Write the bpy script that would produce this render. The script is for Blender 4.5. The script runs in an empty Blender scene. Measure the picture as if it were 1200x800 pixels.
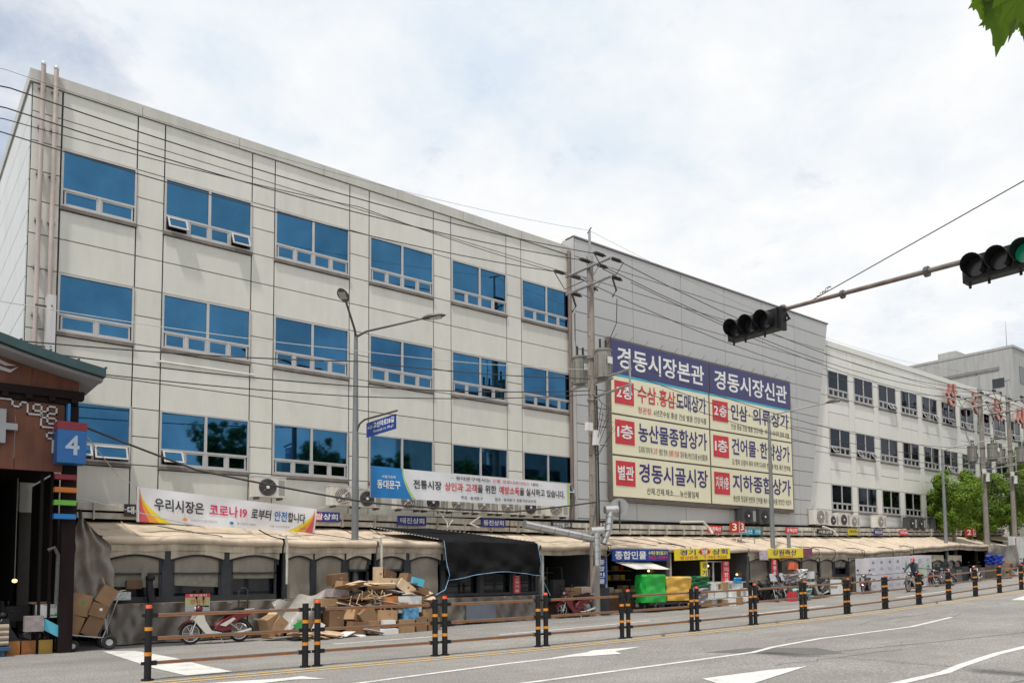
import bpy, bmesh, math, random
from mathutils import Vector, Matrix, Euler
random.seed(7)
sc = bpy.context.scene
COL = sc.collection
# ---------------------------------------------------------------- camera
cam = bpy.data.cameras.new('camera'); camo = bpy.data.objects.new('camera', cam); COL.objects.link(camo); sc.camera = camo
YAW, PITCH, ROLL = math.radians(51.5207), math.radians(3.97375), math.radians(-0.50521)
fw = Vector((math.cos(PITCH)*math.cos(YAW), math.cos(PITCH)*math.sin(YAW), math.sin(PITCH)))
rt = Vector((math.sin(YAW), -math.cos(YAW), 0)); up = rt.cross(fw)
rt, up = rt*math.cos(ROLL)+up*math.sin(ROLL), -rt*math.sin(ROLL)+up*math.cos(ROLL)
camo.matrix_world = Matrix(((rt.x, up.x, -fw.x, 0), (rt.y, up.y, -fw.y, 0), (rt.z, up.z, -fw.z, 1.7), (0, 0, 0, 1)))
cam.sensor_width = 36; cam.lens = 940.16/1200*36; cam.shift_y = 205.9/1200; cam.clip_start = .05; cam.clip_end = 3000
# ---------------------------------------------------------------- world, sun, exposure
SUN_EL, SUN_AZ = math.radians(67), math.radians(205)      # azimuth measured from +X counter-clockwise: towards -X, -Y
w = bpy.data.worlds.new('World'); sc.world = w; w.use_nodes = True
nt = w.node_tree; N = nt.nodes; Lk = nt.links
for n in list(N): N.remove(n)
out = N.new('ShaderNodeOutputWorld'); bg1 = N.new('ShaderNodeBackground'); bg2 = N.new('ShaderNodeBackground'); mx = N.new('ShaderNodeMixShader')
sky = N.new('ShaderNodeTexSky'); sky.sky_type = 'NISHITA'; sky.sun_disc = False; sky.sun_elevation = SUN_EL
sky.sun_rotation = math.radians(90)-SUN_AZ; sky.air_density = 1.0; sky.dust_density = 1.5; sky.ozone_density = 1.2
Lk.new(sky.outputs[0], bg1.inputs[0]); bg1.inputs[1].default_value = 0.15
tc = N.new('ShaderNodeTexCoord'); sep = N.new('ShaderNodeSeparateXYZ'); Lk.new(tc.outputs['Generated'], sep.inputs[0])
def wmath(op, a, b):
    m = N.new('ShaderNodeMath'); m.operation = op
    for i, v in enumerate((a, b)):
        if isinstance(v, (int, float)): m.inputs[i].default_value = v
        else: Lk.new(v, m.inputs[i])
    return m.outputs[0]
zc = wmath('ADD', wmath('MAXIMUM', sep.outputs[2], 0.0), 0.22)
cmb = N.new('ShaderNodeCombineXYZ'); Lk.new(wmath('DIVIDE', sep.outputs[0], zc), cmb.inputs[0]); Lk.new(wmath('DIVIDE', sep.outputs[1], zc), cmb.inputs[1])
def wnoise(scale, detail, rough, dist=0, off=0):
    mp = N.new('ShaderNodeMapping'); mp.inputs['Location'].default_value = (off, off*.7, off*.3); Lk.new(cmb.outputs[0], mp.inputs[0])
    n = N.new('ShaderNodeTexNoise'); n.inputs['Scale'].default_value = scale; n.inputs['Detail'].default_value = detail
    n.inputs['Roughness'].default_value = rough; n.inputs['Distortion'].default_value = dist; Lk.new(mp.outputs[0], n.inputs[0]); return n.outputs[0]
n1 = wnoise(1.5, 9, .6, .35, 3.1); n2 = wnoise(4.5, 7, .62, .2, 9.7); n3 = wnoise(0.75, 3, .5, .1, 1.3)
cov0 = wmath('ADD', wmath('MULTIPLY', n1, .75), wmath('MULTIPLY', n2, .25))
vd = N.new('ShaderNodeVectorMath'); vd.operation = 'DOT_PRODUCT'; Lk.new(tc.outputs['Generated'], vd.inputs[0]); vd.inputs[1].default_value = Vector((-.12, .87, .47)).normalized()
cov = wmath('SUBTRACT', cov0, wmath('MULTIPLY', wmath('MAXIMUM', wmath('SUBTRACT', vd.outputs['Value'], .93), 0.0), 3.6))      # a gap in the clouds to the left
cr = N.new('ShaderNodeValToRGB'); cr.color_ramp.elements[0].position = .24; cr.color_ramp.elements[0].color = (.1, .1, .1, 1)
cr.color_ramp.elements[1].position = .46; cr.color_ramp.elements[1].color = (1, 1, 1, 1); Lk.new(cov, cr.inputs[0])
cc = N.new('ShaderNodeValToRGB'); cc.color_ramp.elements[0].position = .37; cc.color_ramp.elements[0].color = (.74, .83, .93, 1)
cc.color_ramp.elements[1].position = .57; cc.color_ramp.elements[1].color = (1.0, 1.0, 1.0, 1)
e3 = cc.color_ramp.elements.new(.48); e3.color = (.90, .935, .97, 1)
Lk.new(wmath('ADD', wmath('MULTIPLY', n3, .55), wmath('MULTIPLY', n2, .45)), cc.inputs[0])
Lk.new(cc.outputs[0], bg2.inputs[0]); bg2.inputs[1].default_value = 1.0
Lk.new(cr.outputs[0], mx.inputs[0]); Lk.new(bg1.outputs[0], mx.inputs[1]); Lk.new(bg2.outputs[0], mx.inputs[2]); Lk.new(mx.outputs[0], out.inputs[0])
sun = bpy.data.lights.new('sun', 'SUN'); sun.energy = 3.2; sun.angle = math.radians(3); sun.color = (1, .955, .88)
suno = bpy.data.objects.new('sun', sun); COL.objects.link(suno)
sd = Vector((math.cos(SUN_EL)*math.cos(SUN_AZ), math.cos(SUN_EL)*math.sin(SUN_AZ), math.sin(SUN_EL)))
suno.rotation_euler = sd.to_track_quat('Z', 'Y').to_euler(); suno.location = sd*80
sc.view_settings.view_transform = 'Standard'; sc.view_settings.look = 'None'; sc.view_settings.gamma = 1; sc.view_settings.exposure = 0
sc.cycles.max_bounces = 6; sc.cycles.diffuse_bounces = 3; sc.cycles.glossy_bounces = 4; sc.cycles.transmission_bounces = 4
sc.cycles.caustics_reflective = False; sc.cycles.caustics_refractive = False

def G(X):                                                # the road rises gently to the right
    if X < 8: return 0.0
    if X < 36: return .00057*(X-8)**2
    if X > 110: X = 110
    return .00057*28**2+.032*(X-36)
def FY(X): return 13.95+max(0, min(X, 60)-10)*.032       # line of the median fence
# ---------------------------------------------------------------- materials
MATS = {}
def mat(name, col, rough=.6, metal=0, var=.12, scale=1.5, streak=0, bump=0, bscale=30, rnd=0, emit=0, spec=.5, dirt=0, dcol=(.10, .08, .06), fine=0, coat=0, trans=0):
    if name in MATS: return MATS[name]
    m = bpy.data.materials.new(name); m.use_nodes = True; nt = m.node_tree; N = nt.nodes; L = nt.links
    b = N['Principled BSDF']; b.inputs['Roughness'].default_value = rough; b.inputs['Metallic'].default_value = metal
    b.inputs['Specular IOR Level'].default_value = spec
    if coat: b.inputs['Coat Weight'].default_value = coat
    geo = N.new('ShaderNodeNewGeometry'); cur = None
    base = N.new('ShaderNodeRGB'); base.outputs[0].default_value = (*col, 1); cur = base.outputs[0]
    def noise(sc_, det, vec=None, sx=1, sy=1, sz=1):
        mp = N.new('ShaderNodeMapping'); mp.inputs['Scale'].default_value = (sx, sy, sz); L.new(geo.outputs['Position'], mp.inputs[0])
        n = N.new('ShaderNodeTexNoise'); n.inputs['Scale'].default_value = sc_; n.inputs['Detail'].default_value = det; n.inputs['Roughness'].default_value = .6
        L.new(mp.outputs[0], n.inputs[0]); return n.outputs[0]
    def mul(c, fac_out, lo, hi, p0=.3, p1=.7):
        mr = N.new('ShaderNodeMapRange'); mr.inputs['From Min'].default_value = p0; mr.inputs['From Max'].default_value = p1
        mr.inputs['To Min'].default_value = lo; mr.inputs['To Max'].default_value = hi; L.new(fac_out, mr.inputs[0])
        vm = N.new('ShaderNodeVectorMath'); vm.operation = 'SCALE'; L.new(c, vm.inputs[0]); L.new(mr.outputs[0], vm.inputs['Scale']); return vm.outputs[0]
    if var: cur = mul(cur, noise(scale, 6), 1-var, 1+var)
    if fine: cur = mul(cur, noise(28, 4), 1-fine, 1+fine)
    if name == 'asphalt': cur = mul(cur, noise(.9, 4, sx=.05), .86, 1.1); cur = mul(cur, noise(.35, 3), .93, 1.06)
    if streak: cur = mul(cur, noise(3.0, 5, sz=.12), 1-streak, 1+streak*.3, .35, .6)
    if rnd:
        oi = N.new('ShaderNodeObjectInfo'); cur = mul(cur, oi.outputs['Random'], 1-rnd, 1+rnd, 0, 1)
    if dirt:
        mr = N.new('ShaderNodeMapRange'); mr.inputs['From Min'].default_value = .48; mr.inputs['From Max'].default_value = .75
        mr.inputs['To Min'].default_value = 0; mr.inputs['To Max'].default_value = dirt; L.new(noise(2.2, 8, sz=.6), mr.inputs[0])
        mix = N.new('ShaderNodeMix'); mix.data_type = 'RGBA'; L.new(mr.outputs[0], mix.inputs[0]); L.new(cur, mix.inputs[6]); mix.inputs[7].default_value = (*dcol, 1); cur = mix.outputs[2]
    L.new(cur, b.inputs['Base Color'])
    if bump:
        bn = N.new('ShaderNodeBump'); bn.inputs['Strength'].default_value = bump; bn.inputs['Distance'].default_value = .02
        L.new(noise(bscale, 5), bn.inputs['Height']); L.new(bn.outputs[0], b.inputs['Normal'])
    if emit: b.inputs['Emission Color'].default_value = (*col, 1); b.inputs['Emission Strength'].default_value = emit
    if trans: b.inputs['Transmission Weight'].default_value = trans
    MATS[name] = m; return m
PANEL = mat('cream_panel', (.69, .68, .62), .55, 0, .03, .5, streak=.05, rnd=.035, dirt=.12, dcol=(.34, .31, .27), spec=.3)
PANELR = mat('white_panel', (.76, .75, .70), .55, 0, .02, .5, streak=.02, rnd=.025, dirt=.07, dcol=(.33, .31, .28), spec=.3)
SIDE = mat('side_panel', (.70, .71, .70), .5, 0, .04, .5, streak=.05, rnd=.02, spec=.3)
PGREY = mat('grey_metal_panel', (.475, .475, .475), .5, .0, .03, .4, streak=.03, rnd=.025, spec=.4)
JOINT = mat('joint_dark', (.10, .09, .08), .9)
ALU = mat('aluminium_frame', (.50, .49, .48), .45, .3, .08, 2)
SILL = mat('stained_sill', (.20, .175, .155), .7, 0, .2, 3, streak=.2)
ALUD = mat('dark_frame', (.10, .10, .11), .5, .3)
PIPE = mat('pale_pink_pipe', (.50, .42, .385), .5, 0, .12, 2, streak=.25)
CONC = mat('concrete', (.36, .345, .32), .85, 0, .14, 1.2, streak=.15, dirt=.25, bump=.3)
LEDGE = mat('dirty_ledge', (.56, .53, .47), .7, 0, .2, 1.6, streak=.35, dirt=.6)
AWN = mat('beige_awning_cloth', (.62, .51, .39), .75, 0, .1, 1.0, streak=.05, dirt=.62, dcol=(.27, .21, .155), bump=.6, bscale=4)
AWNV = mat('dirty_valance', (.47, .40, .31), .8, 0, .2, 1.5, streak=.3, dirt=.7, dcol=(.13, .11, .09), bump=.4, bscale=6)
SHADE = mat('beige_vinyl_shade', (.265, .235, .19), .5, 0, .12, 1.3, streak=.15, dirt=.4, dcol=(.16, .14, .12), bump=.25, bscale=6)
SKIRT = mat('brown_skirt_tarp', (.105, .085, .066), .38, 0, .3, 2, dirt=.7, dcol=(.045, .037, .03), bump=1.0, bscale=4, spec=.8)
DARKF = mat('black_timber', (.026, .028, .034), .55, 0, .2, 4)
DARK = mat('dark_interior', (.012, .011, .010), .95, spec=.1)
MESHC = mat('ribbed_curtain', (.24, .23, .19), .7, 0, .2, 8)
TARPG = mat('grey_canvas', (.235, .205, .175), .8, 0, .15, 2, dirt=.4, bump=.5, bscale=8)
TARPB = mat('black_shade_net', (.008, .008, .009), .75, 0, .3, 3, bump=1, bscale=5, spec=.15)
BLUER = mat('pale_blue_rope', (.25, .45, .65), .6)
TGREEN = mat('green_tarpaulin', (.02, .42, .06), .45, 0, .12, 3, bump=.5, bscale=6, spec=.5)
TYEL = mat('yellow_tarpaulin', (.72, .42, .07), .45, 0, .12, 3, bump=.6, bscale=5)
ASPH = mat('asphalt', (.262, .25, .232), .9, 0, .09, .35, fine=.55, dirt=.4, dcol=(.17, .16, .15), bump=.6, bscale=90)
PAVE = mat('pavement_slabs', (.26, .245, .225), .85, 0, .12, 1, fine=.15, dirt=.3)
PATCH = mat('dark_asphalt', (.125, .12, .115), .9, 0, .1, 2, fine=.3)
WPAINT = mat('white_road_paint', (.66, .65, .62), .7, 0, .06, 2, fine=.2, dirt=.65, dcol=(.27, .26, .25))
YPAINT = mat('yellow_road_paint', (.62, .42, .17), .7, 0, .08, 2, fine=.15, dirt=.5, dcol=(.35, .29, .2))
BLACKP = mat('black_plastic', (.014, .0145, .016), .5, 0, .2, 6, spec=.3)
RUBBER = mat('tyre_rubber', (.02, .02, .02), .8)
ORNG = mat('orange_reflective_band', (.72, .27, .03), .4)
ORCAP = mat('orange_red_cap', (.95, .13, .05), .4)
RAIL = mat('rusty_brown_rail', (.135, .08, .058), .5, 0, .2, 6)
RAILO = mat('orange_stripe', (.34, .13, .03), .45, 0, .12, 6)
STEEL = mat('galvanised_steel', (.36, .36, .36), .4, .6, .12, 3, streak=.1)
POLEG = mat('grey_pole_paint', (.22, .235, .24), .5, .2, .1, 3, streak=.15)
POLEC = mat('concrete_pole', (.29, .255, .225), .85, 0, .12, 3, streak=.15)
PARM = mat('pale_steel_arm', (.42, .42, .41), .5, .2)
LAMPD = mat('dark_lamp_head', (.11, .10, .095), .45, .3)
LAMPG = mat('lamp_glass', (.45, .45, .43), .2)
INSUL = mat('black_insulator', (.03, .028, .028), .35)
WIRE = mat('cable_sheath', (.035, .033, .03), .6)
WIREP = mat('pale_cable', (.5, .49, .46), .6)
TRANS = mat('transformer_grey', (.25, .24, .215), .5, .1, .1, 3, streak=.2)
ALUDUCT = mat('aluminium_duct', (.62, .62, .62), .28, .9, .1, 6, bump=.2, bscale=20)
ACW = mat('off_white_casing', (.70, .68, .62), .5, 0, .06, 3, streak=.2)
ACG = mat('dark_grey_casing', (.06, .06, .065), .5)
FAN = mat('dark_fan_grille', (.05, .045, .045), .5)
FANG = mat('brown_fan_grille', (.22, .19, .165), .5)
WHITE = mat('white_plastic', (.74, .73, .71), .4, 0, .04, 3)
BANNER = mat('white_banner_cloth', (.74, .74, .76), .7, 0, .04, 1.5)
NAVY = mat('navy_vinyl', (.050, .05, .16), .45, 0, .05, 2)
CREAM = mat('cream_vinyl', (.80, .76, .56), .45, 0, .04, 1)
TXNAVY = mat('navy_letter', (.035, .03, .17), .5)
TXBLK = mat('black_letter', (.03, .03, .035), .6)
TXWHT = mat('white_letter', (.80, .80, .80), .5)
TXRED = mat('red_letter', (.62, .05, .06), .5)
TXPINK = mat('crimson_letter', (.62, .03, .13), .5)
TXBLUE = mat('blue_letter', (.02, .16, .48), .5)
REDV = mat('red_vinyl', (.58, .035, .05), .5)
CYAN = mat('cyan_vinyl', (.05, .42, .58), .5)
BLUEV = mat('bright_blue_vinyl', (.015, .20, .52), .4)
BLUES = mat('street_sign_blue', (.012, .05, .26), .4)
YELV = mat('yellow_vinyl', (.82, .66, .03), .5)
ORV = mat('orange_vinyl', (.85, .33, .04), .5)
GRNV = mat('green_vinyl', (.15, .45, .05), .5)
SIGNR = mat('vermilion_sign', (.42, .04, .018), .45)
BLKV = mat('black_vinyl', (.03, .03, .035), .5)
WOODB = mat('brown_stained_board', (.17, .058, .03), .6, 0, .18, 2, streak=.3)
WOODD = mat('dark_brown_beam', (.014, .008, .008), .7, spec=.2)
TEAL = mat('teal_roof_metal', (.035, .075, .08), .4, .3, .1, 2)
EAVE = mat('grey_eave_trim', (.27, .27, .275), .5)
CARDS = [mat('cardboard_a', (.27, .165, .09), .85, 0, .14, 4, rnd=.12), mat('cardboard_b', (.36, .225, .12), .85, 0, .14, 4, rnd=.12), mat('cardboard_c', (.19, .11, .06), .85, 0, .14, 4, rnd=.12), mat('cardboard_pale', (.58, .44, .29), .85, 0, .1, 4, rnd=.1)]
FOAM = mat('styrofoam_white', (.74, .74, .72), .8, 0, .06, 4, rnd=.06)
CLEARP = mat('milky_plastic_sheet', (.30, .28, .25), .25, 0, .2, 3, bump=1, bscale=7)
REDM = mat('dark_red_motor_paint', (.13, .008, .014), .25, 0, .1, 5, coat=.5)
CREAMM = mat('cream_motor_panel', (.62, .60, .54), .3, 0, .05, 5, coat=.3)
BLKM = mat('black_motor_paint', (.02, .02, .022), .25, 0, .1, 5, coat=.5)
SILV = mat('bright_metal', (.60, .60, .60), .3, .85)
REARR = mat('red_lamp_lens', (.65, .02, .02), .2)
SKIN = mat('skin', (.50, .32, .24), .6); CLOTHD = mat('dark_blue_cloth', (.045, .055, .085), .8); CLOTHB = mat('black_cloth', (.02, .02, .022), .8)
LEAFM = mat('leaf_green', (.12, .205, .015), .55, 0, .35, .7, rnd=0, fine=0, trans=0)
LEAFD = mat('leaf_dark_green', (.045, .10, .018), .6, 0, .3, .7)
BARK = mat('plane_tree_bark', (.24, .20, .16), .9, 0, .25, 3, bump=.6, bscale=8)
BULB = mat('warm_bulb', (1, .62, .22), .4, emit=3); TUBE = mat('cool_tube', (.9, .95, 1), .4, emit=4)
BRICKC = mat('beige_render_wall', (.42, .39, .35), .85, 0, .08, .5, streak=.1)
RUST = mat('rusty_red_letter', (.32, .07, .05), .7, 0, .3, 4); RUSTP = mat('faded_letter_face', (.50, .30, .25), .7, 0, .2, 4)
SACK = mat('tan_sack', (.42, .35, .26), .85, 0, .15, 6); SACKW = mat('white_patterned_bag', (.30, .26, .26), .7, 0, .25, 9)
LBLUE = mat('light_blue_print', (.10, .45, .62), .5); PRINTG = mat('green_print', (.03, .35, .10), .5)
for lm in (LEAFM, LEAFD):                                # light passes through thin leaves
    nt_ = lm.node_tree; b_ = nt_.nodes['Principled BSDF']; tr = nt_.nodes.new('ShaderNodeBsdfTranslucent'); ms = nt_.nodes.new('ShaderNodeMixShader')
    tr.inputs[0].default_value = (.34, .50, .03, 1) if lm is LEAFM else (.10, .2, .02, 1); ms.inputs[0].default_value = .35
    o_ = nt_.nodes['Material Output']; nt_.links.new(b_.outputs[0], ms.inputs[1]); nt_.links.new(tr.outputs[0], ms.inputs[2]); nt_.links.new(ms.outputs[0], o_.inputs[0])
GLASSB = mat('blue_mirror_glass', (.040, .130, .240), .03, 1, .28, .45, bump=.03, bscale=.9)
GLASSD = mat('dark_glass', (.012, .016, .022), .03, 0, .2, 1, spec=.7, bump=.01, bscale=1.2)
GLASSR = mat('navy_mirror_glass', (.007, .015, .028), .04, 1, .3, .4, bump=.02, bscale=1.0)
GREENL = mat('green_signal_lens', (.005, .25, .13), .2, emit=.12); LENSD = mat('unlit_lens', (.02, .02, .02), .2)

# ---------------------------------------------------------------- mesh builder
def R3(rx=0, ry=0, rz=0): return Euler((rx, ry, rz)).to_matrix()
class MB:
    def __init__(s): s.v = []; s.f = []; s.m = []; s.i = 0; s.T = None
    def mi(s, i): s.i = i; return s
    def add(s, vs, fs):
        b = len(s.v); s.v += [Vector(p) if s.T is None else s.T @ Vector(p) for p in vs]
        s.f += [tuple(b+k for k in f) for f in fs]; s.m += [s.i]*len(fs); return s
    def box(s, c, d, R=None):
        c = Vector(c); h = [x/2 for x in d]; R = R or Matrix.Identity(3)
        vs = [c+R @ Vector((sx*h[0], sy*h[1], sz*h[2])) for sz in (-1, 1) for sy in (-1, 1) for sx in (-1, 1)]
        return s.add(vs, [(0, 2, 3, 1), (4, 5, 7, 6), (0, 1, 5, 4), (2, 6, 7, 3), (0, 4, 6, 2), (1, 3, 7, 5)])
    def bb(s, x0, x1, y0, y1, z0, z1): return s.box(((x0+x1)/2, (y0+y1)/2, (z0+z1)/2), (abs(x1-x0), abs(y1-y0), abs(z1-z0)))
    def tube(s, pts, r, n=6, r2=None, cap=True, closed=False):
        pts = [Vector(p) for p in pts]; k = len(pts); rings = []
        for i, p in enumerate(pts):
            t = (pts[min(i+1, k-1)]-pts[max(i-1, 0)]).normalized()
            a = Vector((0, 0, 1)) if abs(t.z) < .9 else Vector((1, 0, 0)); u = t.cross(a).normalized(); q = t.cross(u)
            rr = r if r2 is None else r+(r2-r)*i/(k-1)
            rings.append([p+(u*math.cos(2*math.pi*j/n)+q*math.sin(2*math.pi*j/n))*rr for j in range(n)])
        vs = [x for g in rings for x in g]; fs = []
        for i in range(k-1):
            for j in range(n): fs.append((i*n+j, i*n+(j+1) % n, (i+1)*n+(j+1) % n, (i+1)*n+j))
        if cap: fs += [tuple(range(n-1, -1, -1)), tuple((k-1)*n+j for j in range(n))]
        return s.add(vs, fs)
    def cyl(s, a, b, r, r2=None, n=10): return s.tube([a, b], r, n, r2)
    def ring(s, c, ax, R, r, n=18, m=6):                   # torus
        c = Vector(c); ax = Vector(ax).normalized(); u = ax.orthogonal().normalized(); q = ax.cross(u); vs = []; fs = []
        for i in range(n):
            a = 2*math.pi*i/n; d = u*math.cos(a)+q*math.sin(a)
            for j in range(m):
                b = 2*math.pi*j/m; vs.append(c+d*(R+r*math.cos(b))+ax*r*math.sin(b))
        for i in range(n):
            for j in range(m): fs.append((i*m+j, ((i+1) % n)*m+j, ((i+1) % n)*m+(j+1) % m, i*m+(j+1) % m))
        return s.add(vs, fs)
    def prism(s, pts, pl, a, b):                            # pl: 'xz' extrude y, 'yz' extrude x, 'xy' extrude z
        def P(p, t): return {'xz': (p[0], t, p[1]), 'yz': (t, p[0], p[1]), 'xy': (p[0], p[1], t)}[pl]
        n = len(pts); vs = [P(p, a) for p in pts]+[P(p, b) for p in pts]
        return s.add(vs, [tuple(range(n-1, -1, -1)), tuple(range(n, 2*n))]+[(i, (i+1) % n, n+(i+1) % n, n+i) for i in range(n)])
    def grid(s, fn, nu, nv):
        vs = [fn(i/nu, j/nv) for j in range(nv+1) for i in range(nu+1)]
        return s.add(vs, [(j*(nu+1)+i, j*(nu+1)+i+1, (j+1)*(nu+1)+i+1, (j+1)*(nu+1)+i) for j in range(nv) for i in range(nu)])
    def blob(s, c, r, n=10, m=6, jit=0):
        c = Vector(c); r = Vector(r if hasattr(r, '__len__') else (r, r, r)); vs = []
        for j in range(m+1):
            t = math.pi*j/m
            for i in range(n):
                a = 2*math.pi*i/n; k = 1+random.uniform(-jit, jit); vs.append(c+Vector((r.x*math.sin(t)*math.cos(a), r.y*math.sin(t)*math.sin(a), r.z*math.cos(t)))*k)
        return s.add(vs, [(j*n+i, j*n+(i+1) % n, (j+1)*n+(i+1) % n, (j+1)*n+i) for j in range(m) for i in range(n)])
    def mesh(s, name, mats, smooth=False, off=None, recalc=True):
        me = bpy.data.meshes.new(name); v = s.v if off is None else [p-off for p in s.v]
        me.from_pydata([tuple(p) for p in v], [], s.f)
        for m in (mats if isinstance(mats, (list, tuple)) else [mats]): me.materials.append(m)
        me.polygons.foreach_set('material_index', s.m)
        if recalc:
            bm = bmesh.new(); bm.from_mesh(me); bmesh.ops.recalc_face_normals(bm, faces=bm.faces); bm.to_mesh(me); bm.free()
        if smooth:
            me.polygons.foreach_set('use_smooth', [True]*len(me.polygons))
            try: me.set_sharp_from_angle(angle=math.radians(40))
            except Exception: pass
        me.update(); return me
def root_loc(p):
    while p.parent: p = p.parent
    return Vector(p.location)
def link(o, name, parent=None, label=None, cat=None, group=None, kind=None):
    o.name = name; COL.objects.link(o)
    if parent: o.parent = parent
    for k, v in (('label', label), ('category', cat), ('group', group), ('kind', kind)):
        if v: o[k] = v
    return o
def thing(name, label, cat, loc=(0, 0, 0), rz=0, group=None):
    o = bpy.data.objects.new(name, None); o.location = loc; o.rotation_euler = (0, 0, rz); o.empty_display_size = .2
    return link(o, name, None, label, cat, group)
def part(mb, name, mats, parent=None, local=False, smooth=False, label=None, cat=None, group=None, kind=None, recalc=True):
    """world-space mesh shifted to its thing's base (local=True: already in the thing's frame)"""
    off = None if (local or parent is None) else root_loc(parent)
    o = bpy.data.objects.new(name, mb.mesh(name, mats, smooth, off, recalc)); return link(o, name, parent, label, cat, group, kind)
def solo(mb, name, mats, label, cat, group=None, smooth=False):     # a thing that is one mesh, origin at its base
    c = Vector((sum(p.x for p in mb.v)/len(mb.v), sum(p.y for p in mb.v)/len(mb.v), min(p.z for p in mb.v)))
    o = bpy.data.objects.new(name, mb.mesh(name, mats, smooth, c)); o.location = c; return link(o, name, None, label, cat, group)
def inst(me, name, parent, loc, rot=(0, 0, 0), label=None, kind=None):
    o = bpy.data.objects.new(name, me); o.location = loc; o.rotation_euler = rot; return link(o, name, parent, label, kind=kind)
def copy_tree(o, parent=None):
    c = o.copy(); COL.objects.link(c); c.parent = parent
    for ch in list(o.children): copy_tree(ch, c)
    return c
# lettering: font outlines laid on a quad; all strings are shaped together at the end of the script
TCACHE = {}; PENDING = []; GLY = {}
def shape_text(keys):                                    # every character is outlined once per weight, then set in lines
    for bold in sorted({k[1] for k in keys}):
        chars = [c for c in dict.fromkeys(''.join(k[0] for k in keys if k[1] == bold)) if c != ' ' and (c, bold) not in GLY]
        if chars:
            c = bpy.data.curves.new('t', 'FONT'); c.body = '\n'.join(chars); c.offset = bold; c.resolution_u = 2; c.space_line = 5
            o = bpy.data.objects.new('t', c); me = bpy.data.meshes.new_from_object(o); V = [v.co.copy() for v in me.vertices]; rowf = {}
            for p in me.polygons: rowf.setdefault(int((-V[p.vertices[0]].y+1.5)//5), []).append(tuple(p.vertices))
            for i, ch in enumerate(chars):
                idx = {}; vs = []; fs = rowf.get(i, [])
                for f in fs:
                    for q in f:
                        if q not in idx: idx[q] = len(vs); vs.append((V[q].x, V[q].y+5*i))
                GLY[(ch, bold)] = (vs, [tuple(idx[q] for q in f) for f in fs], .92 if ord(ch) > 0x3000 else (max(v[0] for v in vs)+.07 if vs else .3))
            bpy.data.objects.remove(o); bpy.data.curves.remove(c); bpy.data.meshes.remove(me)
    for txt, bold in dict.fromkeys(keys):
        vs = []; fs = []; x = 0
        for ch in txt:
            if ch == ' ': x += .3; continue
            gv, gf, adv = GLY[(ch, bold)]; b0 = len(vs); vs += [(p[0]+x, p[1]) for p in gv]; fs += [tuple(b0+q for q in f) for f in gf]; x += adv
        x0 = min(v[0] for v in vs); x1 = max(v[0] for v in vs); y0 = min(v[1] for v in vs); y1 = max(v[1] for v in vs)
        TCACHE[(txt, bold)] = ([((v[0]-x0)/max(x1-x0, 1e-4), (v[1]-y0)/max(y1-y0, 1e-4)) for v in vs], fs)
def glyphs(txt, bold): return TCACHE[(txt, bold)]
def flush_text():
    shape_text([(p[1], p[6]) for p in PENDING if (p[1], p[6]) not in TCACHE])
    for (q, txt, u0, u1, v0, v1, bold, m, parent, o, name) in [(p[0], p[1], p[2], p[3], p[4], p[5], p[6], p[7], p[8], p[9], p[10]) for p in PENDING]:
        vs, fs = glyphs(txt, bold); mb = MB(); mb.add([q.P(u0+(u1-u0)*a, v0+(v1-v0)*b, o) for a, b in vs], fs)
        part(mb, name, m, parent, recalc=False)
class Quad:                                               # TL, TR, BR, BL corners in world space
    def __init__(s, tl, tr, br, bl, wave=None):
        s.c = [Vector(p) for p in (tl, tr, br, bl)]; s.n = (s.c[1]-s.c[0]).cross(s.c[3]-s.c[0]).normalized()*-1; s.wave = wave
        if s.n.y > 0 and abs(s.n.y) > .3: s.n = -s.n
    def P(s, u, v, o=0):                                   # v: 0 bottom, 1 top
        p = (s.c[3]*(1-u)+s.c[2]*u)*(1-v)+(s.c[0]*(1-u)+s.c[1]*u)*v
        return p+s.n*(o+(s.wave(u, v) if s.wave else 0))
    def text(s, txt, u0, u1, v0, v1, m, parent, bold=.012, o=.012, name='lettering'):
        PENDING.append((s, txt, u0, u1, v0, v1, .006 if bold < .015 else .016 if bold < .028 else .02, m, parent, o, name))
    def rect(s, u0, u1, v0, v1, m, parent, name, o=.004, th=.01, poly=None, nu=1):
        mb = MB()
        if poly: pts = poly
        else: pts = [(u0, v0)]+[(u0+(u1-u0)*i/nu, v0) for i in range(1, nu)]+[(u1, v0), (u1, v1)]+[(u1+(u0-u1)*i/nu, v1) for i in range(1, nu)]+[(u0, v1)]
        n = len(pts); mb.add([s.P(a, b, o) for a, b in pts]+[s.P(a, b, o-th) for a, b in pts], [tuple(range(n)), tuple(range(2*n-1, n-1, -1))]+[(i, (i+1) % n, n+(i+1) % n, n+i) for i in range(n)])
        return part(mb, name, m, parent)
def XQ(x0, x1, z0, z1, y): return Quad((x0, y, z1), (x1, y, z1), (x1, y, z0), (x0, y, z0))

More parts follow.
